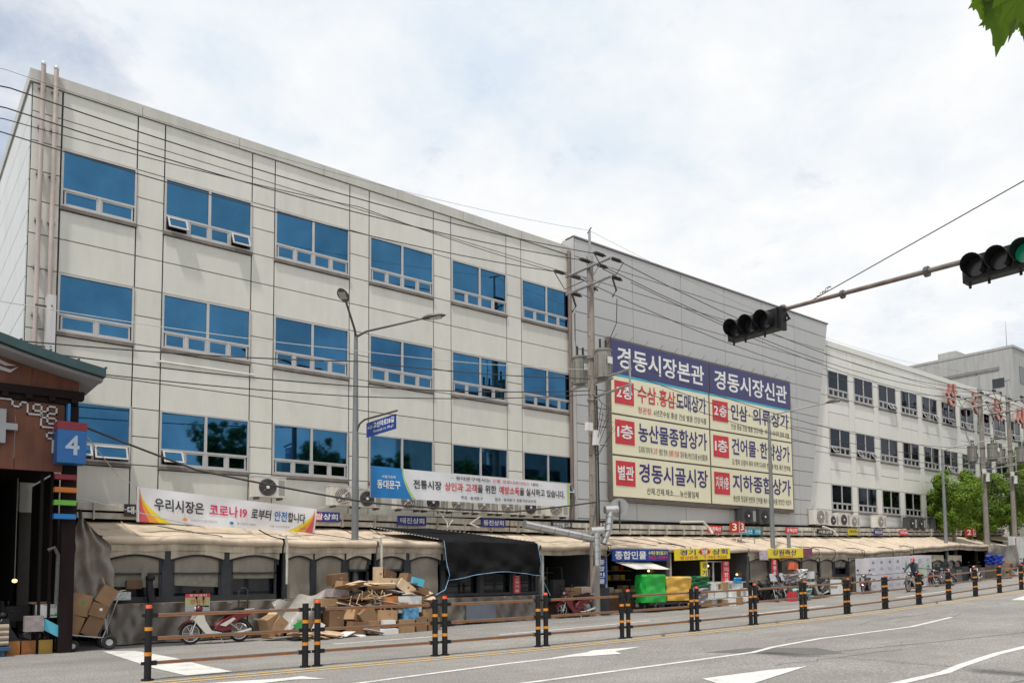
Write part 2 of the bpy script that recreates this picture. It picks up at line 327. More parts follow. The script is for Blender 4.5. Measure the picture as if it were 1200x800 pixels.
# ---------------------------------------------------------------- ground, roads, markings
xs = [-500, -200, -60, -20, 0, 8]+[10+2*i for i in range(51)]+[120, 200, 400, 900]
def strip_ground(name, y0, y1, m, dz, x0=-500, x1=900):
    X = [x for x in xs if x0 <= x <= x1]; mb = MB()
    mb.add([(x, y0, G(x)+dz) for x in X]+[(x, y1, G(x)+dz) for x in X], [(i, i+1, len(X)+i+1, len(X)+i) for i in range(len(X)-1)])
    return part(mb, name, m, kind='structure', recalc=False)
strip_ground('ground', -500, 900, mat('bare_ground', (.2, .19, .17), .9, 0, .1, .2), -.06)
strip_ground('road', -.8, 24.4, ASPH, 0, -60, 140)
strip_ground('pavement', -8, -.95, PAVE, .13, -60, 140)
mb = MB(); X = [x for x in xs if -60 <= x <= 140]
for a, b in zip(X[:-1], X[1:]): mb.add([(a, -.95, G(a)-.05), (b, -.95, G(b)-.05), (b, -.8, G(b)-.05), (a, -.8, G(a)-.05), (a, -.95, G(a)+.14), (b, -.95, G(b)+.14), (b, -.8, G(b)+.14), (a, -.8, G(a)+.14)], [(4, 5, 6, 7), (3, 2, 6, 7), (0, 4, 7, 3), (1, 2, 6, 5)])
part(mb, 'kerb', CONC, kind='structure')
def marking(pts, wd, m=WPAINT, z=.006, name='road_marking'):
    P = []
    for (a, b) in zip(pts[:-1], pts[1:]):
        k = max(1, int((Vector(b)-Vector(a)).length/1.5)); P += [Vector(a).lerp(Vector(b), i/k) for i in range(k)]
    P.append(Vector(pts[-1])); mb = MB(); vs = []
    for i, p in enumerate(P):
        t = (P[min(i+1, len(P)-1)]-P[max(i-1, 0)]).normalized(); n = Vector((-t.y, t.x))*wd/2
        vs += [(p.x+n.x, p.y+n.y, G(p.x)+z), (p.x-n.x, p.y-n.y, G(p.x)+z)]
    mb.add(vs, [(2*i, 2*i+1, 2*i+3, 2*i+2) for i in range(len(P)-1)]); return part(mb, name, m, kind='structure', recalc=False)
def mpoly(pts, m=WPAINT, z=.008, name='road_marking'):
    mb = MB(); mb.add([(x, y, G(x)+z) for x, y in pts], [tuple(range(len(pts)))]); return part(mb, name, m, kind='structure', recalc=False)
marking([(2, 9.9), (7.8, 9.72), (10.1, 9.85), (14.3, 10.02), (15.5, 10.35), (18, 10.7), (22.6, 10.67), (26.6, 11.3)], .13)
marking([(8, 5.6), (11.5, 5.9), (13.8, 6.0), (14.9, 6.2), (17.2, 6.5), (19.2, 6.6), (26, 6.9)], .17)
marking([(5.0, 11.3), (6.65, 11.58), (9.5, 12.03), (11.6, 12.15)], .13)
mpoly([(10.68, 12.19), (11.95, 12.5), (12.28, 12.68), (13.7, 12.5), (12.5, 12.2), (12.2, 11.75), (11.5, 11.9)])
mpoly([(10.35, 8.21), (10.02, 7.6), (10.27, 7.30), (12.95, 7.97), (12.01, 8.13)])
mpoly([(35.75, 12.9), (37.4, 13.2), (39.4, 13.5), (39.3, 13.1), (35.9, 12.5)])
mpoly([(4.15, 20.28), (4.75, 19.9), (4.98, 17.6), (4.98, 15.63), (5.05, 14.35), (4.25, 14.3), (4.13, 16.0)])
mpoly([(4.22, 13.1), (5.37, 12.84), (5.7, 12.9), (5.85, 12.3), (5.45, 12.55), (4.73, 12.5)])
marking([(4.8, 16.95), (9.4, 16.9), (14, 16.5), (18, 16.8)], .15); marking([(8.9, 18.3), (12, 18.45)], .14)
marking([(13.5, 17.6), (20.2, 18.15)], .14); marking([(24, 17.2), (30, 17.6)], .15); marking([(36, 17.6), (42, 17.9)], .15)
mpoly([(13.6, 10.75), (15.01, 10.62), (16.0, 9.6), (15.4, 8.62), (14.77, 8.82), (14.27, 9.7)], PATCH, .003, 'road')  # flat patch of darker colour on the asphalt
marking([(15, 9.0), (22, 7.9), (30, 7.4)], .06, PATCH, .0025, 'road')
marking([(4, 5.5), (12, 4.9), (22, 4.3)], .05, PATCH, .0025, 'road')
crk = random.Random(3)
for k in range(9):
    x = crk.uniform(6, 34); y = crk.uniform(3, 13); P_ = [(x, y)]
    for q in range(7): x += crk.uniform(.25, .9); y += crk.uniform(-.25, .25); P_.append((x, y))
    marking(P_, .025, PATCH, .004, 'road_crack')
for off in (-.42, -.12):
    marking([(x, FY(x)+off) for x in (0, 5, 10, 15, 20, 25, 30, 36, 45, 60, 80)], .10, YPAINT, .007)
# ---------------------------------------------------------------- left wing of the market building
Y0 = 24.5; ZB = 3.4
def rows_of(*z): return list(z)
bld = thing('market_building', 'long cream panelled market hall with blue mirror windows at left', 'building', (2.9, Y0, 0))
core = MB().bb(2.95, 22.9, Y0+.05, 50, 0, 15.3); part(core, 'wall_core', JOINT, bld)
PM = {}
def panel(w_, h_, m, par, x, z, y=Y0, g=.014, th=.035):
    k = (round(w_, 2), round(h_, 2), m.name)
    if k not in PM: PM[k] = MB().bb(g, k[0]-g, 0, th, g, k[1]-g).mesh('panel', m)
    rl = root_loc(par); inst(PM[k], 'panel', par, (x-rl.x, y-rl.y, z-rl.z))
wx = [(3.66, 5.60), (6.37, 9.01), (9.77, 12.43), (13.19, 15.85), (16.64, 19.28), (20.05, 22.66)]
wz = [(11.89, 13.55), (8.37, 10.03), (4.88, 6.51)]
# window meshes
def win_meshes(W, H, n, vh, glass, tag_):
    fr = MB(); t = .055; d0, d1 = -.03, .05
    fr.bb(0, W, d0, d1, H-t, H); fr.bb(0, t, d0, d1, 0, H-t); fr.bb(W-t, W, d0, d1, 0, H-t); fr.bb(t, W-t, d0-.01, d1, 0, t)
    fr.bb(t, W-t, d0, d1, vh, vh+.06)
    if n == 2: fr.bb(W/2-.04, W/2+.04, d0+.003, d1, vh+.06, H-t)
    k = 2*n; vw = (W-2*t)/k; cells = [(t+i*vw, t+(i+1)*vw) for i in range(k)]
    for i in range(1, k): fr.bb(cells[i][0]-.035, cells[i][0]+.035, d0+.004, d1, t, vh)
    fr.mi(1).bb(-.02, W+.02, -.06, .03, -.10, -.004)
    fm = fr.mesh('window', [ALU, SILL])
    pw = [(t, W/2-.04), (W/2+.04, W-t)] if n == 2 else [(t, W-t)]
    panes = [(MB().bb(a, b, .015, .025, vh+.06, H-t).mesh('pane', glass), (0, 0, 0)) for a, b in pw]
    cw = vw-.07; hh = vh-t
    v = MB().bb(0, cw, 0, .035, 0, .045).bb(0, cw, 0, .035, hh-.045, hh).bb(0, .045, 0, .035, .045, hh-.045).bb(cw-.045, cw, 0, .035, .045, hh-.045)
    v.mi(1).bb(.045, cw-.045, .012, .022, .045, hh-.045)
    for q in v.v: q.z -= hh; q.x -= cw/2
    vm = v.mesh('vent_sash', [ALU, glass])
    return fm, panes, vm, [((a+b)/2, vh) for a, b in cells]
WA = win_meshes(2.64, 1.64, 2, .46, GLASSB, 'a'); WN = win_meshes(1.94, 1.64, 1, .46, GLASSB, 'n')
def window(par, kit, x, z, opens=(), y=Y0, single=None):
    fm, panes, vm, vents = kit; rl = root_loc(par)
    wn = inst(fm, 'window', par, (x-rl.x, y-rl.y, z-rl.z))
    for pm, l in panes: inst(pm, 'pane', wn, l)
    for i, (cx, vz) in enumerate(vents):
        a = math.radians(random.uniform(24, 40)) if i in opens else 0
        inst(vm, 'vent_sash', wn, (cx, -.012-(.04 if a else 0), vz), (-a, 0, 0))
        if a: inst(DARKBOX(kit), 'opening', wn, (cx, .03, vz))
    return wn
DBX = {}
def DARKBOX(kit):
    k = id(kit)
    if k not in DBX: DBX[k] = MB().bb(-.25 if kit is not WR else -.2, .25 if kit is not WR else .2, 0, .012, -.40, 0).mesh('opening', DARK)
    return DBX[k]
WR = win_meshes(2.26, 1.53, 2, .42, GLASSR, 'r')
op = {(0, 1): (0, 3), (2, 0): (0, 1), (2, 1): (0,), (2, 5): (3,)}
for r, (z0, z1) in enumerate(wz):
    for c, (x0, x1) in enumerate(wx):
        window(bld, WN if c == 0 else WA, x0+.005, z0+.01, op.get((r, c), ()))
zr = [ZB, 4.88, 5.7, 6.51, 7.31, 8.37, 9.22, 10.03, 10.97, 11.89, 12.73, 13.55, 14.37, 15.16]
piers = [(2.92, 3.64)]+[(wx[i][1]+.01, wx[i+1][0]-.01) for i in range(5)]+[(22.67, 22.95)]
for (a, b) in piers:
    for z0, z1 in zip(zr[:-1], zr[1:]): panel(b-a, z1-z0, PANEL, bld, a, z0)
for (a, b) in wx:
    for z0, z1 in [(ZB, 4.78), (6.51, 7.31), (7.31, 8.27), (10.03, 10.97), (10.97, 11.79), (13.55, 14.37), (14.37, 15.16)]: panel(b-a, z1-z0, PANEL, bld, a, z0)
mb = MB()
for i in range(7): mb.bb(2.84+i*2.87, 2.84+(i+1)*2.87-.012, Y0-.05, Y0+.4, 15.17, 15.52)
mb.bb(2.84, 3.2, Y0+.41, 50, 15.17, 15.52); part(mb, 'parapet_cap', mat('cap_metal', (.54, .53, .49), .5, 0, .06, 1, streak=.1), bld)
side = thing('side_wall', 'pale end wall of the market hall beside the wooden gate roof', 'wall', (2.9, 30, 0))
zz = 15.16; k = 0
while zz > 4:
    z1 = zz-.9; yy = 24.56
    while yy < 50:
        key = ('side', round(min(5, 50-yy), 2))
        if key not in PM: PM[key] = MB().bb(0, .03, .01, key[1]-.01, .012, .888).mesh('panel', SIDE)
        inst(PM[key], 'panel', side, (2.9-.01-2.9, yy-30, z1)); yy += 5
    zz = z1
# pipes on the corner
for k, (px, lab) in enumerate(((3.14, 'left drain pipe of the pair at the building corner'), (3.45, 'right drain pipe of the pair at the building corner'))):
    mb = MB().tube([(px, Y0-.16, 15.62), (px, Y0-.16, 4.4)], .06, 10)
    for z in (15.0, 13.9, 12.6, 11.3, 10.0, 8.7, 7.4, 6.1): mb.mi(1).bb(px-.09, px+.09, Y0-.12, Y0+.01, z, z+.06).mi(0)
    t = thing('drain_pipe', lab, 'pipe', (px, Y0-.16, 4.4), group='drain pipes on the corner'); part(mb, 'pipe', [PIPE, STEEL], t, smooth=True)
    part(MB().blob((px, Y0-.16, 15.68), (.075, .075, .08)).tube([(px, Y0-.16, 15.6), (px+.02, Y0+.2, 15.55)], .05, 8), 'pipe_cap', ALUDUCT, t, smooth=True)
t = thing('blade_sign', 'narrow white upright sign box fixed at the building corner', 'sign', (3.4, Y0-.5, 5.2))
part(MB().bb(3.36, 3.56, Y0-.55, Y0-.05, 5.2, 9.2), 'sign_box', mat('blade_white', (.62, .60, .60), .5, 0, .05, 1, streak=.2), t)
mb = MB()
for z in (5.6, 6.7, 7.8, 8.9): mb.bb(3.10, 3.36, Y0-.35, Y0-.30, z, z+.04); mb.box((3.46, Y0-.56, z), (.03, .02, .03))
part(mb, 'bracket', ALUD, t, kind='stuff')
solo(MB().tube([(6.3, Y0-.0, 7.97), (9.16, Y0-.0, 7.98)], .035, 8).tube([(6.3, Y0-.03, 7.97), (6.3, Y0-.0, 7.97)], .05, 8), 'wall_pipe', PANEL, 'horizontal cream pipe on the wall under a window', 'pipe', smooth=True)
# ---------------------------------------------------------------- grey clad centre block
YG = 24.2
blk = thing('clad_block', 'grey metal clad centre block with slanting right edge behind the billboard', 'building', (22.9, YG, 0))
def xr(z): return 39.95+(z-4.0)*(42.62-39.95)/(15.9-4.0)       # slanted right edge
part(MB().prism([(22.72, 0), (xr(0), 0), (xr(15.85), 15.85), (22.72, 15.85)], 'xz', YG+.03, 48), 'block_core', JOINT, blk)
part(MB().bb(22.68, 22.72, YG+.0, Y0+.4, 3.4, 15.9), 'side_cladding', PGREY, blk)
gx = [22.73, 26.28, 29.63, 32.95, 36.15, 39.2, 60]
zs = [15.84-.793*i for i in range(17)]
for z1, z0 in zip(zs[:-1], zs[1:]):
    if z0 < 3.0: break
    for a, b in zip(gx[:-1], gx[1:]):
        if a > 24.2 and b < 37 and z1 < 11.6 and z0 > 5.2 and b < 36.2: continue
        if b == 60:
            if xr(z0) < a+.1: continue
            mb = MB().prism([(a+.014, z0+.014), (xr(z0)-.014, z0+.014), (xr(z1)-.014, z1-.014), (a+.014, z1-.014)], 'xz', YG, YG+.035); part(mb, 'panel', PGREY, blk)
        elif xr(z0) < b: 
            mb = MB().prism([(a+.014, z0+.014), (min(b, xr(z0))-.014, z0+.014), (min(b, xr(z1))-.014, z1-.014), (a+.014, z1-.014)], 'xz', YG, YG+.035); part(mb, 'panel', PGREY, blk)
        else: panel(b-a, z1-z0, PGREY, blk, a, z0, YG)
part(MB().bb(22.68, 42.68, YG-.03, YG+.5, 15.855, 15.93), 'roof_trim', mat('trim_dark', (.2, .19, .185), .5), blk)
solo(MB().tube([(22.6, Y0-.1, 15.3), (22.6, Y0-.1, 3.7)], .07, 8), 'drain_pipe', mat('brown_pipe', (.22, .17, .15), .5, streak=.2), 'brown rain pipe where cream wing meets the grey block', 'pipe', smooth=True)
# ---------------------------------------------------------------- right wing
rw = thing('market_annex', 'white panelled market wing with dark navy windows at right', 'building', (43, Y0, 0))
XE = 96.0
part(MB().bb(39, XE, Y0+.05, 34.5, 0, 14.95), 'wall_core', JOINT, rw)
rz_ = [(11.80, 13.33), (8.42, 9.95), (5.13, 6.66)]
rx = []; x = 42.93; i = 0
while x < XE-3: rx.append((x, x+2.26)); x += 2.93
rop = {(0, 2): (2, 3), (0, 4): (0, 3), (0, 5): (1, 2), (0, 6): (1,), (1, 0): (0,), (1, 1): (0, 3), (1, 5): (1,), (0, 9): (1,), (0, 0): ()}
for r, (z0, z1) in enumerate(rz_):
    for c, (a, b) in enumerate(rx): window(rw, WR, a, z0, rop.get((r, c), ()))
zr2 = [3.5, 5.13, 6.66, 8.42, 9.95, 11.80, 13.33, 14.2, 14.72]
pr = [(40.6, 42.92)]+[(rx[i][1]+.005, rx[i+1][0]-.005) for i in range(len(rx)-1)]
for (a, b) in pr:
    for z0, z1 in zip(zr2[:-1], zr2[1:]): panel(b-a, z1-z0, PANELR, rw, a, z0)
for (a, b) in rx:
    for z0, z1 in [(3.5, 5.03), (6.66, 7.5), (7.5, 8.32), (9.95, 10.85), (10.85, 11.70), (13.33, 14.2), (14.2, 14.72)]: panel(b-a, z1-z0, PANELR, rw, a, z0)
part(MB().bb(42.5, XE, Y0-.04, Y0+.4, 14.73, 15.05), 'parapet_cap', PANELR, rw)
shape_text([(c, .03) for c in '상경동시'])
# rusty channel letters standing off the right wing
for (x0, z1, ch, lab) in ((57.5, 14.45, '상', 'rusty round channel letter nearest the grey block'), (61.7, 14.4, '경', 'rusty channel letter left of the front utility pole'), (65.6, 14.35, '동', 'rusty channel letter between the two far utility poles'), (69.6, 14.3, '시', 'rusty red channel letter at the right picture edge')):
    t = thing('channel_letter', lab, 'sign letter', (x0, 24.0, z1-1.35), group='rusty channel letters')
    vs, fs = glyphs(ch, .03); q = XQ(x0, x0+1.6, z1-1.5, z1+.15, 24.0); mb = MB(); n = len(vs)
    mb.add([q.P(a, b, 0) for a, b in vs], fs); ed = {}
    for f in fs:
        for i in range(len(f)):
            e = (f[i], f[(i+1) % len(f)]); ed[tuple(sorted(e))] = ed.get(tuple(sorted(e)), 0)+1
    sb = MB()
    for (a, b), c_ in ed.items():
        if c_ == 1: sb.add([q.P(*vs[a], -.0), q.P(*vs[b], -.0), q.P(*vs[b], -.16), q.P(*vs[a], -.16)], [(0, 1, 2, 3)])
    part(mb, 'letter_face', RUSTP, t, recalc=False); part(sb, 'letter_rim', RUST, t, recalc=False)
# far grey building behind the right wing
fb = thing('office_building', 'plain grey concrete block behind the white wing at right', 'building', (104.1, 36, 0))
FBM = mat('far_concrete', (.40, .40, .39), .85, 0, .06, .3, streak=.12)
part(MB().bb(104.1, 150, 36, 75, 0, 27.7), 'wall', FBM, fb)
part(MB().bb(104.0, 104.1, 37.5, 75, 25.35, 25.7), 'ledge_band', mat('far_dark', (.22, .22, .215), .8), fb)
part(MB().bb(104.05, 150, 35.9, 75, 27.71, 28.0), 'parapet_cap', FBM, fb)
part(MB().bb(104.06, 104.1, 37.0, 38.3, 23.2, 24.3).bb(104.04, 104.07, 37.6, 37.68, 23.2, 24.3), 'window', GLASSD, fb)
for i in range(6):
    for j in range(3): part(MB().bb(106+i*5, 109+i*5, 35.96, 35.99, 16.5+j*3.6, 18.6+j*3.6), 'window', GLASSD, fb)
solo(MB().bb(106, 110, 43.0, 45.2, 28.0, 29.2).blob((108, 44.1, 29.2), (1.9, 1.0, .35)), 'roof_tank', FBM, 'square grey tank housing on the far concrete roof', 'tank')
for (p, lab, h) in (((104.8, 36.8, 28), 'thin antenna mast at the corner of the far roof', 3.2), ((104.6, 60, 28), 'thin antenna mast over the white wing roof', 5.5)):
    solo(MB().tube([p, (p[0], p[1], p[2]+h)], .05, 5, .02), 'antenna_mast', STEEL, lab, 'antenna')
part(MB().bb(118, 170, 24.5, 35, 0, 19), 'distant_wall', FBM, thing('distant_building', 'far pale block at the end of the street', 'building', (118, 24.5, 0)))
# ---------------------------------------------------------------- billboard
bbd = thing('billboard', 'large cream billboard with navy headers listing market floors', 'billboard', (31.2, 24.0, 4.8))
part(MB().bb(24.45, 38.25, 23.98, 24.16, 4.78, 11.84), 'frame', mat('billboard_frame', (.16, .14, .12), .6, .2, .2, 4), bbd)
rowsz = [11.74, 10.2, 8.5, 6.72, 4.9]
def bpanel(x0, x1, z0, z1, m): part(MB().bb(x0, x1, 23.94, 23.978, z0, z1), 'sign_panel', m, bbd)
def btext(x0, x1, z0, z1, txt, m, bold=.02): XQ(x0, x1, z0, z1, 23.937).text(txt, 0, 1, 0, 1, m, bbd, bold, .006)
for (a, b, hd) in ((24.58, 31.16, '경동시장본관'), (31.3, 38.12, '경동시장신관')):
    bpanel(a, b, 10.27, 11.74, NAVY); part(MB().bb(a, b, 23.94, 23.978, 10.17, 10.268), 'cyan_stripe', CYAN, bbd)
    btext(a+.35, b-.3, 10.55, 11.5, hd, TXWHT, .035)
    for k in range(3): bpanel(a, b, rowsz[k+2]+.04, rowsz[k+1]-.04, CREAM)
rows_l = [('2층', [('수삼', 0, .255, TXRED), ('.', .27, .285, TXRED), ('홍삼', .30, .53, TXRED), ('도매상가', .545, 1, TXNAVY)], [('정관장.', 0, .2, TXRED), ('6년근수삼 홍삼 건삼 벌꿀 건강식품', .22, 1, TXBLK)]),
          ('1층', [('농산물종합상가', 0, 1, TXNAVY)], [('도라지 더덕 마', 0, .19, TXBLK), ('고추', .2, .26, TXRED), ('생강 한과', .28, .4, TXBLK), ('참깨류 견과류', .42, .57, TXRED), ('잡곡 채소 버섯 건나물 농수산물일체', .59, 1, TXBLK)]),
          ('별관', [('경동시골시장', 0, 1, TXNAVY)], [('산채.건재.채소......농산물일체', .1, .85, TXBLK)])]
rows_r = [('2층', [('인삼', 0, .27, TXNAVY), ('·', .295, .32, TXRED), ('의류상가', .36, 1, TXNAVY)], [('인삼 홍삼 건삼 벌꿀 건강식품 : 여성복 숙녀복 한복 이불', 0, 1, TXBLK)]),
          ('1층', [('건어물', 0, .40, TXNAVY), ('·', .42, .445, TXRED), ('한약상가', .47, 1, TXNAVY)], [('김 멸치 오징어 북어 미역 다시마 한약재 약초 제기 한약재', 0, 1, TXBLK)]),
          ('지하1층', [('지하종합상가', 0, 1, TXNAVY)], [('생선류 젓갈류 반찬류 건어물 제수 홍어 식품 방앗간 식당가', 0, 1, TXBLK)])]
for (a, b, rws) in ((24.58, 31.16, rows_l), (31.3, 38.12, rows_r)):
    for k, (bx, big, sm) in enumerate(rws):
        zt = rowsz[k+1]; zb = rowsz[k+2]; h = zt-zb
        part(MB().bb(a+.15, a+1.35, 23.925, 23.939, zb+h*.28, zt-h*.13), 'number_panel', REDV, bbd)
        XQ(a+.25, a+1.25, zb+h*.42, zt-h*.24, 23.922).text(bx, 0, 1, 0, 1, TXWHT, bbd, .03, .004)
        X0, X1 = a+1.6, b-.2
        for (t_, u, v, m) in big:
            if t_ in '.·': btext(X0+(X1-X0)*u, X0+(X1-X0)*v, zb+h*(.42 if t_ == '.' else .58), zb+h*(.5 if t_ == '.' else .66), t_, m)
            else: btext(X0+(X1-X0)*u, X0+(X1-X0)*v, zb+h*.40, zt-h*.13, t_, m, .03)
        for (t_, u, v, m) in sm: btext(X0+(X1-X0)*u, X0+(X1-X0)*v, zb+h*.12, zb+h*.29, t_, m, .012)
mb = MB()
for i in range(14): mb.tube([(24.8+i, 24.0, 11.84), (24.8+i, 23.8, 12.0)], .015, 4)
part(mb, 'lamp_bracket', STEEL, bbd, kind='stuff')
# ---------------------------------------------------------------- ledge with pipes
def zl(X): return 3.2+max(0, X-22)*.0185+(.0 if X < 44 else (X-44)*.006)      # back edge of the awning
lg = thing('ledge_gutter', 'long dirty double-rail ledge above the stall roofs', 'ledge', (4, 24.2, 3.3))
for (a, b) in ((4.2, 9.1), (9.15, 14.0), (14.05, 18.9), (18.95, 23.9), (23.95, 30), (30.05, 36), (36.05, 42), (42.05, 50), (50.05, 58), (58.05, 66)):
    mb = MB(); za, zb_ = zl(a), zl(b)
    for (o0, o1, y0, y1) in ((.08, .24, 23.98, 24.15), (.30, .50, 23.94, 24.15)):
        mb.add([(a, y0, za+o0), (b, y0, zb_+o0), (b, y1, zb_+o0), (a, y1, za+o0), (a, y0, za+o1), (b, y0, zb_+o1), (b, y1, zb_+o1), (a, y1, za+o1)], [(0, 1, 2, 3), (4, 5, 6, 7), (0, 1, 5, 4), (1, 2, 6, 5), (2, 3, 7, 6), (3, 0, 4, 7)])
    x = a+.4
    while x < b: mb.box((x, 23.99, (zl(x)+.27)), (.04, .16, .44)); x += 1.2
    part(mb, 'rail', LEDGE, lg)
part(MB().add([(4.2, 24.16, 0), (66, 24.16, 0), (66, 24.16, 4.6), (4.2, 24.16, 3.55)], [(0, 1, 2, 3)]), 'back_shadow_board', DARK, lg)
for (pts, r, lab) in (([(17.3, 23.6, 3.78), (16.9, 23.7, 3.5), (17.0, 23.3, 3.35)], .03, 'loop of pale hose hanging over the ledge by the net'), ([(15.6, 23.8, 3.9), (15.9, 23.7, 3.5), (15.7, 23.4, 3.3), (16.0, 23.5, 3.6)], .03, 'tangle of pale hoses below the district banner'), ([(28.6, 23.7, 3.95), (30.1, 23.6, 4.0), (30.4, 23.5, 3.7), (30.4, 23.3, 3.45)], .06, 'white wrapped pipe bent down beside the billboard'), ([(40.5, 23.7, 4.1), (41.2, 23.5, 3.9), (41.3, 23.3, 3.6)], .05, 'white wrapped pipe below the right fan units')):
    solo(MB().tube(pts, r, 6), 'hose', mat('pale_hose', (.55, .53, .48), .6, 0, .1, 5), lab, 'hose', smooth=True)
# air conditioners on the ledge
def ac_kit(cas, fan, W=.86, H=.62):
    t = thing('air_conditioner', 'x', 'air conditioner', (0, 0, 0), group='air conditioner units on the ledge')
    part(MB().bb(0, W, 0, .34, .06, H).bb(-.012, W+.012, -.01, .35, H, H+.02), 'casing', cas, t, True)
    part(MB().bb(.08, .16, .02, .3, 0, .06).bb(W-.16, W-.08, .02, .3, 0, .06), 'foot', ALUD, t, True)
    c = Vector((W*.42, -.008, H*.53)); mb = MB().cyl(c+Vector((0, .006, 0)), c+Vector((0, -.008, 0)), .235, n=20); f = part(mb, 'fan_grille', fan, t, True)
    mb = MB()
    for r in (.08, .14, .2): mb.ring(c+Vector((0, -.012, 0)), (0, 1, 0), r, .006, 16, 4)
    for k in range(8): a = k*math.pi/4; mb.tube([c+Vector((0, -.014, 0)), c+Vector((.23*math.cos(a), -.014, .23*math.sin(a)))], .005, 4)
    part(mb, 'guard_wire', ALU if fan is FANG else ALUD, f, True)
    part(MB().cyl(c+Vector((0, -.016, 0)), c+Vector((0, -.03, 0)), .045, n=10), 'hub', WHITE, f, True)
    part(MB().bb(W-.2, W-.04, -.006, 0, .12, H-.08), 'louvre', mat('louvre_grey', (.33, .32, .3), .6), t, True)
    return t
ackits = {'d': ac_kit(ACW, FAN), 'g': ac_kit(ACW, FANG), 'k': ac_kit(ACG, BLACKP)}
acs = [(8.93, 4.02, 'd', 'cream fan unit above the welcome banner', 1), (11.45, 3.88, 'g', 'cream fan unit left of the tall double lamp post', 1), (12.35, 3.86, 'd', 'cream fan unit right behind the tall double lamp post', .95),
       (13.9, 3.86, 'g', 'fan unit under the blue end of the district banner', 1), (14.95, 3.86, 'd', 'black-fan unit hanging below the district banner', .95), (16.0, 3.86, 'g', 'grey-grille fan unit below the district banner centre', 1), (17.15, 3.86, 'g', 'fan unit above the right navy nameplate', 1),
       (18.25, 3.86, 'g', 'third fan unit left of the grey block corner', 1), (19.4, 3.86, 'd', 'second fan unit left of the grey block corner', 1), (20.65, 3.86, 'g', 'tall beige fan unit beside the grey block corner', 1.15),
       (33.3, 4.02, 'k', 'left black fan unit under the billboard', 1.1), (34.7, 4.02, 'k', 'right black fan unit under the billboard', 1.1), (39.9, 4.12, 'g', 'large fan unit at foot of the slanting block edge', 1.35), (41.35, 4.12, 'd', 'small fan unit second from the slanting edge', .95),
       (42.4, 4.12, 'd', 'wide fan unit third from the slanting edge', 1.15), (43.6, 4.12, 'g', 'narrow fan unit fourth from the slanting edge', 1), (46.6, 4.15, 'g', 'single fan unit under the second lower window', 1.15), (50.6, 4.2, 'k', 'left one of two dark fan units near trees', 1.1), (51.8, 4.2, 'k', 'right one of two dark fan units near trees', 1.1), (54.3, 4.25, 'k', 'dark fan unit partly behind the tree crown', 1.1)]
used = set()
for (x, z, k, lab, s_) in acs:
    o = ackits[k] if k not in used else copy_tree(ackits[k]); used.add(k)
    o.location = (x, 23.78 if x < 22 or x > 39.5 else 23.7, z); o['label'] = lab; o.scale = (s_*1.18, 1.1, s_*1.12)
# nameplates on the ledge
def plate(x0, x1, z0, z1, txt, bgm, fgm, lab, y=23.9, extra=None):
    t = thing('nameplate', lab, 'sign', ((x0+x1)/2, y, z0), group='nameplates on the ledge'); q = XQ(x0, x1, z0, z1, y)
    part(MB().bb(x0, x1, y+.002, y+.04, z0, z1), 'plate', bgm, t); q.rect(.02, .98, .06, .94, bgm, t, 'face', .003, .004)
    if extra: q.rect(*extra[0], .1, .9, REDV, t, 'red_field', .006, .003)
    q.text(txt, .08, .92, .2, .82, fgm, t, .03, .009)
plate(5.35, 6.3, 3.36, 3.7, '대성상회', BLKV, TXWHT, 'black nameplate half hidden by the welcome banner left end')
plate(10.9, 11.83, 3.40, 3.72, '쌀상회', mat('plate_blue', (.03, .045, .26), .45), TXWHT, 'navy nameplate with red first syllable beside welcome banner', extra=((.02, .32),))
plate(14.0, 15.15, 3.38, 3.70, '태진상회', mat('plate_blue', (.03, .045, .26), .45), TXWHT, 'navy nameplate reading 태진상회 left of the black net')
plate(17.55, 18.68, 3.42, 3.74, '동진상회', mat('plate_blue', (.03, .045, .26), .45), TXWHT, 'navy nameplate reading 동진상회 above the black net')
plate(21.0, 22.1, 3.46, 3.76, '인천만물고추', BLKV, TXWHT, 'small dark nameplate left of the utility pole')
plate(23.3, 24.3, 3.5, 3.8, '순창고추', BLKV, TXWHT, 'black nameplate with red field right of the utility pole', extra=((.3, .5),))
plate(30.8, 31.9, 3.55, 3.88, '강원축산', REDV, TXWHT, 'dark red nameplate left of the 33 marker')
plate(33.5, 34.4, 3.5, 3.83, '축산', CYAN, TXWHT, 'cyan nameplate just right of the 33 marker'); plate(34.5, 35.1, 3.52, 3.84, '국', CYAN, TXWHT, 'narrow cyan nameplate second right of the 33 marker')
plate(37.3, 38.4, 3.66, 3.98, '은혜상회', REDV, TXWHT, 'red nameplate below the lower right billboard corner')
plate(40.3, 41.9, 3.68, 3.96, '서울상회', BLKV, TXWHT, 'long black nameplate under the slanting edge'); plate(43.5, 44.5, 3.74, 4.08, '고향상회', YELV, TXBLK, 'yellow nameplate on the right ledge')
plate(46.5, 47.5, 3.8, 4.1, '동명상회', mat('plate_blue', (.03, .045, .26), .45), TXWHT, 'navy nameplate on the right ledge near the trees'); plate(49.6, 50.7, 3.85, 4.15, '청과상회', REDV, TXWHT, 'red nameplate on the right ledge near the trees')
